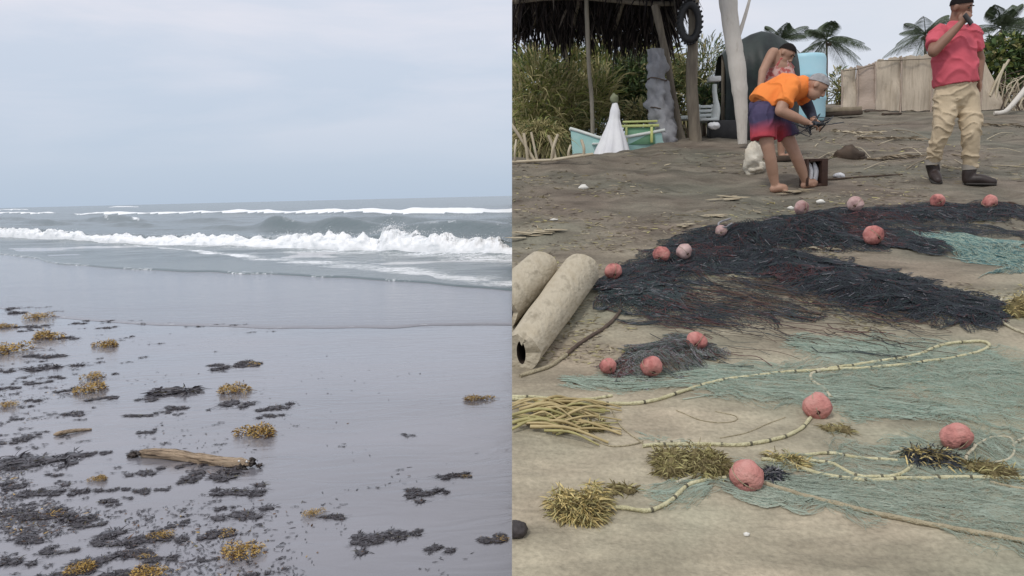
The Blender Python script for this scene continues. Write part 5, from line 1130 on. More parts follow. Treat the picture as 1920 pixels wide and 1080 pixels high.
# ------------------------------------------------------------------ plants
LF = [mat('olive_leaf', (.17, .19, .065), (.11, .13, .045), rough=.55, scale=4, trans=.2), mat('dry_leaf_blade', (.50, .44, .22), (.36, .31, .15), rough=.7, scale=4, trans=.2), mat('dark_leaf', (.055, .085, .035), (.035, .055, .025), rough=.5, scale=4, trans=.15), mat('mid_green_leaf', (.12, .18, .06), (.08, .13, .045), rough=.5, scale=4, trans=.2), mat('yellow_green_leaf', (.30, .32, .09), (.21, .24, .07), rough=.55, scale=4, trans=.2)]
STEM = mat('brown_stem', (.12, .09, .06), (.07, .05, .035), rough=.9)
def plant(name, label, cat, Y, px, lobes, n, L, W, pm, bend=.4, up=.6, group=None, depth=.6, clip='R', stems=6):
    b_ = ground_at(px, Y); o = thing(name, label, cat, b_, group); g = MB(); P = []; D = []
    tot = sum(a * b for _, _, a, b in lobes)
    for (lx, ly, rx, ry) in lobes:
        k_ = int(n * rx * ry / tot); c_ = Vp(lx, ly, Y); s_ = Y / F
        d = rng.normal(size=(k_, 3)); d /= np.linalg.norm(d, axis=1, keepdims=True); r_ = rng.uniform(.15, 1, k_) ** .45
        d = d * r_[:, None]; P.append(c_ + d * np.array([rx * s_, max(rx, ry) * s_ * depth, ry * s_])); D.append(d)
    P = np.concatenate(P); D = np.concatenate(D); n_ = len(P); D = D + rng.normal(size=(n_, 3)) * .45; D[:, 2] += up
    dark = fbm(P[:, 0] * 2.2, P[:, 1] * 2.2, P[:, 2] * 2.2, seed=int(px) % 50, oct=3)
    mm = rng.choice(len(LF), n_, p=pm)
    g.blades(P, D, rng.uniform(*L, n_), rng.uniform(*W, n_), bend, mm, seg=3); cr_ = g.build('crown', LF, parent=o, smooth=False, clip=clip)
    g = MB()
    for q in range(stems):
        lx, ly, rx, ry = lobes[rng.integers(len(lobes))]; c_ = Vp(lx + rng.uniform(-.4, .4) * rx, ly, Y); g.tube(smooth_path([b_ + np.array([rng.uniform(-.15, .15), 0, -.05]), (b_ + c_) / 2 + np.array([rng.uniform(-.1, .1), 0, 0]), c_], 8), np.linspace(.025, .008, 8), 6)
    g.build('stems', STEM, parent=o, clip=clip); return o
plant('tall_grass', 'tall olive grass clump with arching dry blades at the cut end of the bank, under the thatch', 'grass', 12.2, 1010, [(985, 225, 70, 75), (1040, 200, 60, 75), (1000, 160, 60, 50), (1030, 260, 70, 45)], 2600, (.22, .6), (.010, .026), [.12, .52, .0, .08, .28], .55, .9)
plant('tall_grass', 'tall grass clump with pale dry tops behind the turquoise boat bow', 'grass', 12.6, 1085, [(1085, 200, 40, 80), (1120, 190, 45, 70), (1100, 250, 60, 40)], 1900, (.22, .55), (.010, .024), [.12, .54, .0, .08, .26], .5, .9)
plant('green_shrub', 'dark green leafy shrub behind the white draped cloth', 'shrub', 13.0, 1180, [(1170, 160, 50, 45), (1200, 140, 40, 40), (1150, 180, 40, 30), (1190, 190, 50, 25)], 2600, (.07, .18), (.02, .045), [.12, .05, .43, .36, .04], .3, .2)
plant('dry_shrub', 'brownish dry bush behind the green side of the boat', 'shrub', 12.4, 1200, [(1200, 208, 36, 20), (1180, 218, 30, 16)], 900, (.06, .16), (.01, .03), [.2, .62, .1, .04, .04], .3, .3)
plant('feathery_shrub', 'tall feathery brown green bush behind the shelter posts', 'shrub', 14.0, 1310, [(1310, 150, 55, 60), (1330, 110, 40, 40), (1280, 180, 60, 60), (1345, 190, 40, 50), (1250, 150, 40, 50)], 3800, (.08, .26), (.008, .022), [.36, .26, .22, .12, .04], .35, .7)
plant('low_green_shrub', 'low dark green bush between the shelter post and the white pillar', 'shrub', 11.8, 1325, [(1326, 190, 24, 28)], 600, (.06, .15), (.015, .035), [.1, .05, .55, .26, .04], .3, .2)
plant('green_shrub', 'broad green bush behind the right end of the reed fence', 'shrub', 16.5, 1890, [(1880, 115, 50, 45), (1920, 120, 45, 45), (1860, 150, 35, 40), (1960, 120, 60, 60), (1900, 85, 40, 22)], 3200, (.10, .28), (.03, .075), [.12, .08, .24, .30, .26], .35, .2)
plant('green_shrub', 'small pale shrub peeping over the end of the reed fence beside the barrel', 'shrub', 16.0, 1570, [(1572, 160, 22, 30), (1590, 175, 25, 25)], 700, (.08, .2), (.012, .03), [.3, .4, .1, .1, .1], .3, .5)
plant('dry_shrub', 'dry straw coloured tuft beside the low stick fence', 'dry grass', 10.1, 1010, [(1012, 245, 34, 18), (990, 258, 26, 14), (1035, 258, 22, 14)], 1300, (.10, .24), (.008, .018), [.14, .72, .02, .04, .08], .7, .25)
plant('green_shrub', 'olive thicket filling the gap under the thatch behind the grass', 'shrub', 14.5, 1060, [(1000, 170, 70, 80), (1080, 150, 70, 80), (1150, 140, 70, 60), (1215, 140, 60, 70), (1000, 250, 80, 50), (1270, 190, 60, 60)], 6500, (.14, .38), (.03, .06), [.26, .34, .04, .12, .24], .4, .5)
# low fence of bleached sticks
sf = thing('stick_fence', 'low crooked fence of bleached sticks at the ridge beside the dry tuft', 'fence', Gp(1030, 300))
for (x0, y0), (x1, y1) in (((958, 232), (1004, 304)), ((982, 250), (990, 305)), ((996, 248), (1008, 304)), ((1028, 254), (1042, 300)), ((1046, 252), (1034, 300)), ((1090, 262), (1094, 296)), ((955, 304), (1035, 300)), ((1035, 300), (1112, 289)), ((968, 262), (965, 306)), ((1070, 272), (1066, 298))):
    a_ = Vp(x0, y0, 8.75); b_ = Vp(x1, y1, 8.75); g = MB(); g.tube(smooth_path([a_, (a_ + b_) / 2 + np.array([rng.uniform(-.015, .015), rng.uniform(-.05, .05), 0]), b_], 7), rng.uniform(.011, .018), 7); g.build('stick', DEADP, parent=sf, clip='R')
# palms
PALML = mat('palm_leaf', (.055, .078, .042), (.085, .11, .06), rough=.5, scale=4, trans=.15); PALMT = mat('palm_trunk', (.16, .13, .10), (.10, .08, .06), rough=.9, scale=6, bump=.6)
def palm(px, py, Y, spread, label, nf, seed, lean=0.0):
    global rng
    keep = rng; rng = np.random.default_rng(seed)
    c_ = Vp(px, py, Y); b_ = ground_at(px, Y); b_[0] += lean; o = thing('coconut_palm', label, 'palm tree', b_, 'coconut palms beyond the reed fence'); s_ = spread * Y / F
    g = MB(); k_ = 14; P = smooth_path([b_ + np.array([0, 0, -.1]), b_ * .5 + c_ * .5 + np.array([lean * .3, 0, 0]), c_], k_); g.tube(P, np.linspace(.17, .10, k_) * (1 + .06 * np.sin(np.arange(k_) * 3)), 10); g.build('trunk', PALMT, parent=o)
    for q in range(nf):
        an = q * 2.399 + rng.uniform(-.3, .3); el_ = rng.uniform(-.75, 1.35); Lf = s_ * rng.uniform(.95, 1.3); d = np.array([math.cos(an) * math.cos(el_), math.sin(an) * math.cos(el_), math.sin(el_)])
        t = np.linspace(0, 1, 14)[:, None]; R_ = c_ + d * Lf * t + np.array([0, 0, -1.0]) * Lf * .42 * t ** 2.0; g = MB(); g.tube(R_, np.linspace(.045, .012, 14), 5)
        m_ = 30; ti = np.repeat(np.linspace(.12, .99, m_), 2); ii_ = ti * 13; i0 = np.clip(ii_.astype(int), 0, 12); f_ = (ii_ - i0)[:, None]; root = R_[i0] * (1 - f_) + R_[i0 + 1] * f_; Tn = R_[i0 + 1] - R_[i0]; Tn /= np.linalg.norm(Tn, axis=1, keepdims=True)
        sd_ = np.cross(Tn, np.array([0, 0, 1.0])); sd_ /= np.linalg.norm(sd_, axis=1, keepdims=True) + 1e-6; sg = np.tile([1, -1], m_)[:, None]; D = sd_ * sg * .8 + Tn * .55 + np.array([0, 0, -.35])
        g.blades(root, D, Lf * .30 * np.sin(np.pi * np.clip(ti * .82 + .14, 0, 1)) + .04, .055, .35, 0, side=Tn + rng.normal(size=(2 * m_, 3)) * .15, seg=2); g.build('frond', PALML, parent=o, smooth=False)
    for q in range(5):
        g = MB(); g.ball(c_ + np.array([rng.uniform(-.4, .4), rng.uniform(-.4, .4), -.3 - .1 * rng.random()]), (.13, .13, .16), 8, 6); g.build('coconut', PALMT, parent=o)
    rng = keep
palm(1550, 76, 78, 58, 'slender coconut palm with a full round crown beside the blue barrel', 22, 11)
palm(1466, 76, 75, 56, 'coconut palm with its crown half hidden behind the dark tarpaulin', 20, 23)
palm(1735, 64, 72, 58, 'coconut palm with drooping fronds behind the man in the pink shirt', 20, 37)
palm(1880, 54, 66, 62, 'coconut palm with upright fronds rising behind the broad green bush', 20, 41)
palm(1945, 60, 70, 56, 'coconut palm cut by the photograph beyond the dead branch heap', 18, 53)

# ------------------------------------------------------------------ people
SKIN = mat('tanned_skin', (.44, .265, .185), (.36, .205, .14), rough=.55, scale=5); SKIN2 = mat('brown_skin', (.30, .165, .115), (.25, .135, .09), rough=.55, scale=5)
HAIRB = mat('black_hair', (.015, .012, .012), (.02, .017, .016), rough=.9, scale=30, spec=.1); HAIRG = mat('grey_hair', (.36, .355, .36), (.24, .235, .24), rough=.6, scale=30)
EYE = mat('eye_dark', (.02, .015, .012), rough=.3)
ORANGE = mat('orange_cotton', (.90, .27, .055), (.84, .22, .045), rough=.85, scale=3, bump=.5, bscale=7)
PINK = mat('pink_red_cotton', (.62, .115, .15), (.54, .09, .12), rough=.85, scale=3, bump=.6, bscale=8)
KHAKI = mat('khaki_cotton', (.60, .49, .34), (.50, .40, .27), rough=.85, scale=4, bump=.6, bscale=12)
BOOT = mat('dark_brown_boot', (.05, .035, .032), (.03, .022, .02), rough=.5, scale=8); SOLE = mat('boot_sole', (.05, .045, .04), rough=.8)
DENIM = mat('dark_cuff_sock', (.35, .32, .28), rough=.9); NAVY = mat('navy_sleeve', (.025, .03, .05), (.04, .045, .07), rough=.8)
def shorts_mat():
    m = mat('blue_and_red_shorts', (.040, .036, .085), (.065, .05, .11), rough=.8, scale=4); t = m.node_tree; b = t.nodes['Principled BSDF']
    tcn = t.nodes.new('ShaderNodeTexCoord'); se = t.nodes.new('ShaderNodeSeparateXYZ'); t.links.new(tcn.outputs['Object'], se.inputs[0]); n = t.nodes.new('ShaderNodeTexNoise'); n.inputs['Scale'].default_value = 5; t.links.new(tcn.outputs['Object'], n.inputs[0])
    ad = t.nodes.new('ShaderNodeMath'); ad.operation = 'MULTIPLY_ADD'; ad.inputs[1].default_value = .12; t.links.new(n.outputs[0], ad.inputs[0]); t.links.new(se.outputs[2], ad.inputs[2])
    mr_ = t.nodes.new('ShaderNodeMapRange'); mr_.inputs[1].default_value = .70; mr_.inputs[2].default_value = .58; t.links.new(ad.outputs[0], mr_.inputs[0])
    mx_ = t.nodes.new('ShaderNodeMapRange'); mx_.inputs[1].default_value = .10; mx_.inputs[2].default_value = .02; t.links.new(se.outputs[0], mx_.inputs[0])
    mu = t.nodes.new('ShaderNodeMath'); mu.operation = 'MULTIPLY'; t.links.new(mr_.outputs[0], mu.inputs[0]); t.links.new(mx_.outputs[0], mu.inputs[1])
    src = b.inputs['Base Color'].links[0].from_socket; mc = t.nodes.new('ShaderNodeMixRGB'); mc.inputs[2].default_value = (.42, .05, .07, 1); t.links.new(mu.outputs[0], mc.inputs[0]); t.links.new(src, mc.inputs[1]); t.links.new(mc.outputs[0], b.inputs['Base Color'])
    return m
SHORTS = shorts_mat()

def limb(g, pts, rad, n=14, k=18, ref=None, ends=(1, 1)):
    P = smooth_path(pts, k); r = np.asarray(rad, float); u = np.linspace(0, 1, k); u0 = np.linspace(0, 1, len(r))
    r = np.stack([np.interp(u, u0, r[:, 0]), np.interp(u, u0, r[:, 1])], 1) if r.ndim == 2 else np.interp(u, u0, r)
    g.tube(P, r, n, ref=ref)
    if ends[0]: g.ball(P[0], float(np.min(np.atleast_1d(r[0]))), 10, 8)
    if ends[1]: g.ball(P[-1], float(np.min(np.atleast_1d(r[-1]))), 10, 8)
def hand(g, wrist, d, nrm, s=1.0, curl=.5, thumb=1):
    # palm and five separate bent fingers; d = finger direction, nrm = back of the hand
    d = np.array(d, float); d /= np.linalg.norm(d); nrm = np.array(nrm, float); nrm -= d * np.dot(d, nrm); nrm /= np.linalg.norm(nrm); sd_ = np.cross(d, nrm)
    w0 = np.array(wrist); g.tube([w0, w0 + d * .045 * s, w0 + d * .09 * s], np.array([[.026, .018], [.040, .017], [.040, .014]]) * s, 12, ref=sd_)
    for q, (of, ln) in enumerate(((-.030, .066), (-.010, .078), (.010, .074), (.029, .058))):
        b_ = w0 + d * .088 * s + sd_ * of * s; c1 = curl; d1 = d * math.cos(c1 * .5) - nrm * math.sin(c1 * .5); d2 = d * math.cos(c1 * 1.3) - nrm * math.sin(c1 * 1.3)
        m_ = b_ + d1 * ln * .5 * s; e_ = m_ + d2 * ln * .5 * s; g.tube([b_ - d * .01, b_, m_, e_], np.array([.009, .0092, .0085, .0065]) * s, 8); g.ball(e_, .0066 * s, 7, 5)
    b_ = w0 + d * .03 * s - sd_ * thumb * .030 * s; m_ = b_ + (d * .7 - sd_ * thumb * .55 - nrm * .25) * .036 * s; e_ = m_ + (d * .9 - sd_ * thumb * .05 - nrm * .3) * .030 * s; g.tube([b_, m_, e_], np.array([.013, .0105, .008]) * s, 8); g.ball(e_, .008 * s, 7, 5)
def head(g, c, f, up, s=1.0):
    # skull, jaw, nose, ears; f = facing direction
    f = np.array(f, float); f /= np.linalg.norm(f); up = np.array(up, float); up -= f * np.dot(f, up); up /= np.linalg.norm(up); sd_ = np.cross(f, up); M = np.stack([sd_, f, up], 1)
    g.ball(c + up * .03 * s, np.array([.076, .094, .094]) * s, 18, 14, rot=M); g.ball(c - up * .045 * s + f * .022 * s, np.array([.058, .068, .072]) * s, 16, 12, rot=M)
    g.ball(c - up * .088 * s + f * .06 * s, np.array([.026, .022, .02]) * s, 10, 8, rot=M)
    g.tube([c + up * .028 * s + f * .088 * s, c - up * .01 * s + f * .106 * s, c - up * .022 * s + f * .108 * s], np.array([.009, .014, .016]) * s, 8); g.ball(c - up * .022 * s + f * .104 * s, np.array([.02, .014, .013]) * s, 9, 7, rot=M)
    g.ball(c + up * .042 * s + f * .076 * s, np.array([.055, .018, .012]) * s, 12, 7, rot=M)
    g.ball(c - up * .055 * s + f * .083 * s, np.array([.028, .014, .012]) * s, 10, 7, rot=M)
    for q in (-1, 1): g.ball(c + sd_ * q * .078 * s - f * .008 * s, np.array([.012, .022, .034]) * s, 9, 8, rot=M)
    return f, up, sd_, M
def face_parts(c, fr, body, s=1.0, browm=None):
    f, up, sd_, M = fr
    for q in (-1, 1):
        g = MB(); g.ball(c + up * .022 * s + f * .084 * s + sd_ * q * .032 * s, np.array([.013, .008, .008]) * s, 9, 7, rot=M); g.build('eye', EYE, parent=body)
        g = MB(); g.ball(c + up * .046 * s + f * .092 * s + sd_ * q * .034 * s, np.array([.022, .006, .006]) * s, 9, 6, rot=M); g.build('eyebrow', browm, parent=body)
    g = MB(); g.ball(c - up * .055 * s + f * .094 * s, np.array([.024, .006, .005]) * s, 10, 6, rot=M); g.build('mouth', mat('lips', (.30, .10, .085), rough=.5), parent=body)
def hair_cap(c, fr, s, thick, lo, fringe):
    f, up, sd_, M = fr; g = MB(); nu, nv = 26, 14; V = np.zeros((nv, nu + 1, 3))
    for i in range(nv):
        for j in range(nu + 1):
            t_ = j / nu * 2 * math.pi; fr_ = .5 + .5 * math.cos(t_)     # 1 at the front
            mx_ = (1.85 - fr_ * fringe) * lo; p_ = i / (nv - 1) * mx_; r_ = np.array([.083, .101, .102]) * s * (1 + .04 * float(vnoise(math.cos(t_) * 5, math.sin(t_) * 5, p_ * 5, seed=9)))
            v = np.array([math.sin(p_) * math.sin(t_) * r_[0], math.sin(p_) * math.cos(t_) * r_[1], math.cos(p_) * r_[2]]); V[i, j] = c + up * .03 * s + M @ v
    g.grid(V); return g

# ----- man in the pink shirt, walking and speaking into a phone
f0 = Gp(1747, 344); f1 = Gp(1832, 346); YP1 = (f0[1] + f1[1]) / 2; s_ = YP1 / F
def Q(px, py, dy=0.0): return Vp(px, py, YP1 + dy)
fac = (.66, -.66, -.42)                       # looks down towards the right
hc = Q(1800, 15, -.02)
B = MB(); fr = head(B, hc, fac, (.05, -.2, 1), 1.02)
limb(B, [Q(1797, 22), Q(1792, 44, .02), Q(1790, 60, .03)], [.060, .060, .075])
limb(B, [Q(1789, 60, .02), Q(1788, 100, .02), Q(1790, 150, .02), Q(1792, 172, .02)], [(.09, .06), (.13, .09), (.14, .10), (.12, .08)], 18, 20, ref=(1, 0, 0))
SL, EL, HL = Q(1757, 68, .0), Q(1750, 97, -.14), Q(1800, 46, -.21)
limb(B, [SL, EL], [.062, .050]); limb(B, [EL, (EL + HL) / 2, HL], [.050, .045, .031])
SR, ER, HR_ = Q(1824, 70, .04), Q(1837, 112, .08), Q(1836, 150, .03)
limb(B, [SR, ER], [.060, .048]); limb(B, [ER, HR_], [.047, .030])
hand(B, HL, Q(1813, 30, -.24) - HL, (-.5, -.8, -.2), 1.0, 1.1, 1); hand(B, HR_, (-.05, -.1, -1), (1, .1, 0), 1.0, .7, 1)
limb(B, [Q(1772, 178), Q(1768, 236, -.03), Q(1748, 300, .08), Q(1748, 312, .09)], [.05, .05, .042, .04]); limb(B, [Q(1812, 178), Q(1820, 240, -.05), Q(1819, 306, .0), Q(1819, 318, .0)], [.05, .05, .042, .04])
org = (f0 + f1) / 2
man1 = remeshed(B, .0075, 3).build('person', SKIN2, origin=org); tag(man1, 'person in pink shirt and khaki trousers walking with a phone held to the mouth', 'person')
face_parts(hc, fr, man1, 1.02, HAIRB)
hair_cap(hc, fr, 1.02, .01, 1.06, .78).build('hair', HAIRB, parent=man1)
C = MB(); limb(C, [Q(1790, 55, .03), Q(1789, 72, .02), Q(1789, 100, .01), Q(1791, 132, .0), Q(1793, 158, .0)], [(.135, .085), (.195, .125), (.205, .15), (.205, .165), (.205, .165)], 20, 24, ref=(1, 0, 0), ends=(1, 0))
limb(C, [Q(1762, 62, .02), SL, SL * .35 + EL * .65], [.085, .085, .080], ends=(1, 0)); limb(C, [Q(1818, 63, .03), SR, SR * .4 + ER * .6], [.085, .082, .076], ends=(1, 0))
limb(C, [Q(1794, 43, .02), Q(1791, 58, .02)], [.072, .10], ends=(0, 1))
sh1 = folds(remeshed(C, .009, 6), .016, 4.5, 4.5, 7, 3, .008); sh1.build('shirt', PINK, parent=man1)
C = MB(); limb(C, [Q(1792, 158, 0), Q(1793, 182, .0)], [(.19, .145), (.185, .145)], 18, 10, ref=(1, 0, 0))
limb(C, [Q(1774, 178, .0), Q(1773, 205, -.02), Q(1767, 238, -.06), Q(1756, 275, .0), Q(1748, 306, .08)], [.115, .108, .085, .075, .066], 16, 24, ends=(1, 0)); limb(C, [Q(1812, 178, .0), Q(1817, 205, -.02), Q(1821, 242, -.08), Q(1820, 280, -.04), Q(1818, 314, .0)], [.115, .108, .085, .075, .068], 16, 24, ends=(1, 0))
tr = folds(remeshed(C, .009, 5), .018, 5, 5, 12, 5, .008); tr.build('trousers', KHAKI, parent=man1)
C = MB(); C.tube([Q(1766, 160, -.135), Q(1790, 161, -.17), Q(1815, 160, -.14)], .012, 6)
def boot(px_ank, py_ank, px_heel, px_toe, py, dy, toe_dy):
    a_ = Q(px_ank, py_ank, dy); gz = Gp((px_heel + px_toe) / 2, py); h_ = np.array([Q(px_heel, py, dy)[0], YP1 + dy, 0]); t_ = np.array([Q(px_toe, py, dy)[0], YP1 + dy + toe_dy, 0]); h_[2] = hR(h_[0], h_[1]); t_[2] = hR(t_[0], t_[1])
    g = MB(); limb(g, [a_, a_ * .4 + (h_ + np.array([0, 0, .1])) * .6, h_ + np.array([0, 0, .055])], [.062, .060, .052]); limb(g, [h_ + np.array([0, 0, .05]), h_ * .5 + t_ * .5 + np.array([0, 0, .058]), t_ + np.array([0, 0, .036])], [.05, .05, .036])
    b_ = remeshed(g, .009, 4).build('boot', BOOT, parent=man1)
    g = MB(); k_ = 12; P = np.stack([h_ * (1 - u) + t_ * u + np.array([0, 0, .012]) for u in np.linspace(-.12, 1.14, k_)]); g.tube(P, np.stack([np.interp(np.linspace(0, 1, k_), [0, .1, .4, .75, .95, 1], [.02, .046, .046, .052, .04, .015]), np.full(k_, .016)], 1), 12, ref=np.cross(t_ - h_, [0, 0, 1.0])); g.build('sole', SOLE, parent=b_)
boot(1748, 310, 1750, 1744, 345, .10, -.14); boot(1819, 316, 1814, 1848, 346, .0, -.12)
for px, py, dy in ((1748, 304, .08), (1818, 313, .0)):
    g = MB(); g.tube([Q(px, py + 5, dy), Q(px, py - 5, dy)], .069, 14); g.build('cuff', DENIM, parent=man1)
pc = Q(1815, 36, -.28); ph_ = thing('mobile_phone', 'dark mobile phone held up to the mouth of the man in pink', 'phone', pc)
rotp = np.array(Matrix.Rotation(R(-38), 3, 'Y')) @ np.array(Matrix.Rotation(R(25), 3, 'Z')); g = MB(); g.box(pc, (.028, .006, .056), 0, rot=rotp); g.build('case', BLACK, parent=ph_, smooth=False); g = MB(); g.box(pc + rotp @ np.array([0, -.0065, 0]), (.025, .0008, .050), 0, rot=rotp); g.build('screen', EYE, parent=ph_, smooth=False)

# ----- barefoot man in orange, bent over
fa_ = Gp(1462, 356); fb_ = Gp(1516, 346); YP1 = fa_[1]
B = MB(); hc = Q(1529, 163, -.05); fr = head(B, hc, (.70, -.22, -.66), (.6, -.05, .75), .98)
limb(B, [Q(1522, 160), Q(1507, 160, .0), Q(1496, 162, .02)], [.058, .058, .07])
limb(B, [Q(1497, 166, .02), Q(1470, 170, .03), Q(1440, 192, .04), Q(1440, 214, .04)], [(.08, .12), (.10, .13), (.10, .13), (.10, .13)], 18, 20, ref=(0, 0, 1))
SL, EL, HL = Q(1478, 172, -.15), Q(1463, 208, -.21), Q(1512, 229, -.22)
limb(B, [SL, EL], [.064, .050]); limb(B, [EL, (EL + HL) / 2, HL], [.050, .045, .030])
SR, ER, HR_ = Q(1500, 172, .17), Q(1517, 205, .14), Q(1526, 226, -.02)
limb(B, [SR, ER], [.056, .046]); limb(B, [ER, HR_], [.046, .030])
hand(B, HL, Q(1528, 233, -.2) - HL, (-.1, -.6, .8), 1.0, .9, 1); hand(B, HR_, Q(1540, 236, -.1) - HR_, (.5, .5, .7), 1.0, .9, -1)
limb(B, [Q(1434, 222, -.06), Q(1437, 262, -.10), Q(1444, 294, -.11), Q(1450, 330, -.06), Q(1454, 349, -.05)], [.085, .070, .055, .053, .036]); limb(B, [Q(1462, 224, .10), Q(1478, 262, .07), Q(1492, 292, .04), Q(1506, 326, .08), Q(1512, 344, .10)], [.085, .070, .055, .051, .036])
def barefoot(g, ank, px_toe, py):
    t_ = Gp(px_toe, py); h_ = ank.copy(); h_[2] = hR(h_[0], h_[1]); t_[1] = ank[1] - .05; t_[2] = hR(t_[0], t_[1]); d = t_ - h_; d /= np.linalg.norm(d)
    limb(g, [h_ + np.array([-.02, 0, .03]), h_ + d * .07 + np.array([0, 0, .045]), t_ - d * .04 + np.array([0, 0, .022])], [.036, .040, .030]); sd_ = np.cross(d, [0, 0, 1.0]); sd_ /= np.linalg.norm(sd_)
    for q, (of, ln) in enumerate(((-.028, .05), (-.012, .045), (.003, .04), (.016, .035), (.028, .03))):
        a_ = t_ - d * .05 + sd_ * of + np.array([0, 0, .018]); g.tube([a_, a_ + d * ln * .6, a_ + d * ln - np.array([0, 0, .008])], [.010, .010, .007], 7)
barefoot(B, Q(1454, 349, -.05), 1478, 359); barefoot(B, Q(1512, 344, .10), 1532, 350)
org = np.array([fa_[0], fa_[1], fa_[2]])
man2 = remeshed(B, .0075, 3).build('person', SKIN, origin=org); tag(man2, 'barefoot person in orange shirt and blue and red shorts, bent over working with the hands', 'person')
face_parts(hc, fr, man2, .98, HAIRG); hair_cap(hc, fr, .99, .01, 1.0, .75).build('hair', HAIRG, parent=man2)
C = MB(); limb(C, [Q(1504, 160, .02), Q(1494, 164, .02), Q(1470, 168, .03), Q(1444, 182, .04), Q(1430, 197, .04)], [(.10, .14), (.138, .19), (.15, .19), (.148, .19), (.15, .195)], 20, 26, ref=(0, 0, 1), ends=(1, 0))
limb(C, [Q(1484, 160, -.12), SL, SL * .35 + EL * .65], [.085, .085, .082], ends=(1, 0)); limb(C, [Q(1494, 160, .14), SR, SR * .6 + ER * .4], [.08, .078, .07])
sh2 = folds(remeshed(C, .009, 6), .017, 6, 4, 4, 8, .009); sh2.build('shirt', ORANGE, parent=man2)
C = MB(); limb(C, [SR * .7 + ER * .3, ER, ER * .25 + HR_ * .75], [.062, .054, .042]); remeshed(C, .01, 2).build('sleeve', NAVY, parent=man2)
C = MB(); limb(C, [Q(1436, 192, .04), Q(1436, 210, .04), Q(1444, 226, .03)], [(.135, .175), (.155, .19), (.15, .18)], 18, 12, ref=(1, 0, 0), ends=(0, 1))
limb(C, [Q(1432, 218, -.06), Q(1432, 240, -.08), Q(1432, 262, -.10)], [.125, .118, .118], 16, 14, ends=(1, 0)); limb(C, [Q(1456, 220, .10), Q(1470, 240, .08), Q(1478, 258, .07)], [.125, .112, .108], 16, 14, ends=(1, 0))
st = folds(remeshed(C, .009, 5), .016, 9, 9, 3, 9, .008); st.build('shorts', SHORTS, parent=man2)
g = MB(); hp_ = Q(1526, 233, -.20)
for q in range(26):
    a_ = hp_ + rng.normal(size=3) * np.array([.05, .03, .015]); g.tube(smooth_path([a_, a_ + rng.normal(size=3) * .05, a_ + rng.normal(size=3) * np.array([.07, .04, .04])], 6), .004, 5)
g.ball(hp_, (.085, .04, .026), 14, 9, noise=.4, seed=3); o = g.build('net_bundle', NET_K, origin=hp_, smooth=False); tag(o, 'dark bunch of net held in both hands of the bent man', 'net')

# ----- small box on the sand beside his foot, cloth behind his legs
CRATE = mat('dark_brown_box_wood', (.05, .025, .018), (.085, .045, .03), rough=.7, scale=5, bump=.4, stretch=(1, 1, 6))
c0 = Gp(1525, 349); s_ = c0[1] / F; bxo = thing('wooden_box', 'small dark wooden box with an open pale front standing beside the bare feet', 'box', c0); w_, h_, d_ = 20 * s_, 50 * s_, .09
for nm_, of, hf in (('side', (-w_ + .012, 0, h_ / 2), (.012, d_, h_ / 2)), ('side', (w_ - .03, 0, h_ / 2), (.030, d_, h_ / 2)), ('bottom', (-.01, 0, .012), (w_ - .045, d_ - .002, .012)), ('top', (-.01, 0, h_ - .012), (w_ - .045, d_ - .002, .012)), ('back', (-.01, d_ - .012, h_ / 2), (w_ - .045, .008, h_ / 2 - .026))):
    g = MB(); g.box(c0 + np.array(of), hf, 0); g.build(nm_, CRATE, parent=bxo, smooth=False)
for dx in (-.042, .008):
    g = MB(); g.tube(smooth_path([c0 + np.array([dx, .0, .03]), c0 + np.array([dx + .01, -.02, h_ * .5]), c0 + np.array([dx - .005, .0, h_ * .86])], 8), np.array([.020, .026, .024, .022, .024, .022, .02, .012]), 9); g.build('white_rag', WCLOTH, parent=bxo)
c1 = Gp(1412, 326); g = MB(); s2 = c1[1] / F; g.ball(c1 + np.array([0, 0, 25 * s2]), (19 * s2, 14 * s2, 27 * s2), 22, 16, noise=.35, seed=12); g.ball(c1 + np.array([.03, 0, 12 * s2]), (17 * s2, 14 * s2, 13 * s2), 16, 12, noise=.4, seed=13)
SACK = mat('off_white_sack', (.70, .66, .56), (.50, .43, .33), rough=.85, scale=7, lo=.4, hi=.7, bump=.6, bscale=14); o = g.build('white_sack', SACK, origin=c1); tag(o, 'crumpled off-white sack on the sand behind the legs of the bent man', 'sack')
c2 = Gp(1470, 302); g = MB(); g.box(c2 + np.array([0, 0, .03]), (.16, .05, .03), 0); o = g.build('dark_plank', DEADD, origin=c2, smooth=False); tag(o, 'short dark plank on the sand behind the bent man', 'plank')
g = MB(); c3 = Gp(1486, 298); g.ball(c3 + np.array([0, 0, .03]), (.035, .03, .035), 10, 8, noise=.3, seed=3); o = g.build('white_cup', WPL, origin=c3); tag(o, 'small white cup-sized scrap between the legs of the bent man', 'litter')

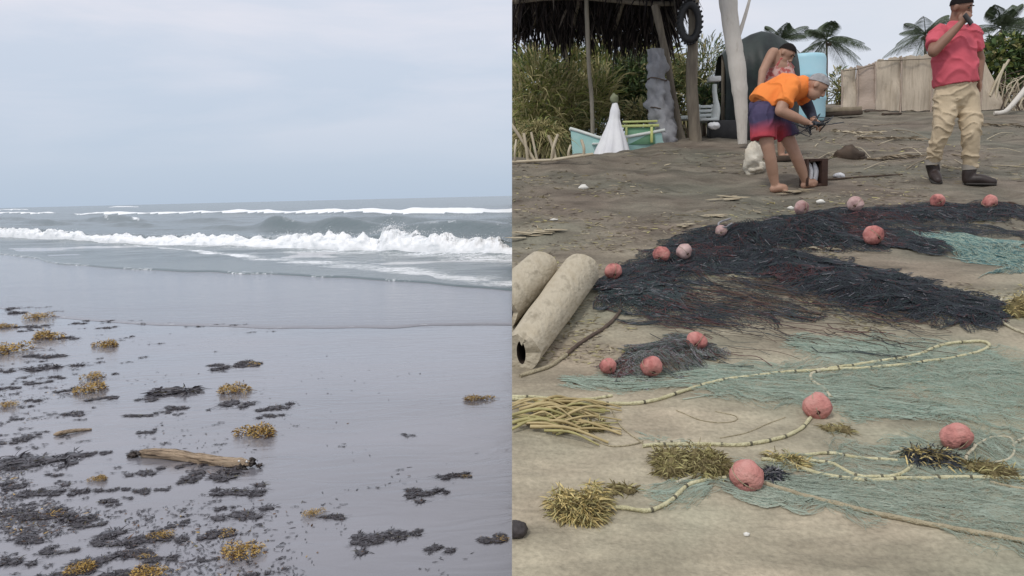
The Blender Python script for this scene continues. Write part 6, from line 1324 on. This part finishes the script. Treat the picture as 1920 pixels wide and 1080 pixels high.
# ----- third person, half hidden behind the bent man
REDP = mat('red_patterned_top', (.42, .10, .09), (.60, .38, .34), rough=.85, scale=16, lo=.45, hi=.55)
YP1 = 9.0
_Q0 = Q
def Q(px, py, dy=0.0): return _Q0(px + 6, py + 10, dy)
B = MB(); hc = Q(1466, 92, .0); fr = head(B, hc, (.6, -.45, -.66), (.4, -.1, .9), .95)
limb(B, [Q(1462, 100, .03), Q(1458, 112, .04)], [.055, .06]); limb(B, [Q(1458, 112, .05), Q(1456, 150, .06), Q(1450, 190, .08)], [(.13, .10), (.14, .11), (.14, .11)], 16, 14, ref=(1, 0, 0))
SL, EL, HL = Q(1436, 94, -.02), Q(1424, 124, -.10), Q(1419, 156, -.14)
limb(B, [Q(1450, 112, .02), Q(1444, 88, -.0), EL], [.055, .055, .045]); limb(B, [EL, HL], [.045, .030]); hand(B, HL, (-.1, -.1, -1), (-1, 0, 0), .95, .6, 1)
limb(B, [Q(1468, 118, .06), Q(1474, 150, .04), Q(1470, 178, -.02)], [.05, .042, .03]); hand(B, Q(1470, 178, -.02), (-.1, -.3, -1), (1, 0, 0), .95, .6, -1)
gz = ground_at(1450, 9.08)
for dx in (-.09, .09): limb(B, [Q(1450, 190, .08) + np.array([dx, 0, 0]), np.array([gz[0] + dx, 9.04, gz[2] + .40]), np.array([gz[0] + dx, 9.08, gz[2] + .05]), np.array([gz[0] + dx + .03, 8.96, gz[2] + .03])], [.085, .062, .042, .03])
man3 = remeshed(B, .009, 3).build('person', SKIN, origin=gz); tag(man3, 'person in red patterned top half hidden behind the bent man, one arm hanging', 'person')
face_parts(hc, fr, man3, .95, HAIRB); hair_cap(hc, fr, .97, .01, .95, .8).build('hair', HAIRB, parent=man3)
C = MB(); limb(C, [Q(1460, 106, .04), Q(1458, 116, .05), Q(1456, 150, .06), Q(1451, 180, .08)], [(.11, .09), (.165, .125), (.17, .135), (.165, .135)], 18, 18, ref=(1, 0, 0)); limb(C, [Q(1470, 116, .06), Q(1473, 136, .05)], [.07, .062]); folds(remeshed(C, .010, 4), .014, 5, 5, 6, 14).build('shirt', REDP, parent=man3)
C = MB(); limb(C, [Q(1451, 178, .08), Q(1450, 194, .08)], [(.16, .13), (.16, .13)], 16, 8, ref=(1, 0, 0))
for dx in (-.09, .09): limb(C, [Q(1450, 190, .08) + np.array([dx, 0, 0]), np.array([gz[0] + dx, 9.04, gz[2] + .42])], [.105, .095])
remeshed(C, .013, 4).build('shorts', NAVY, parent=man3)
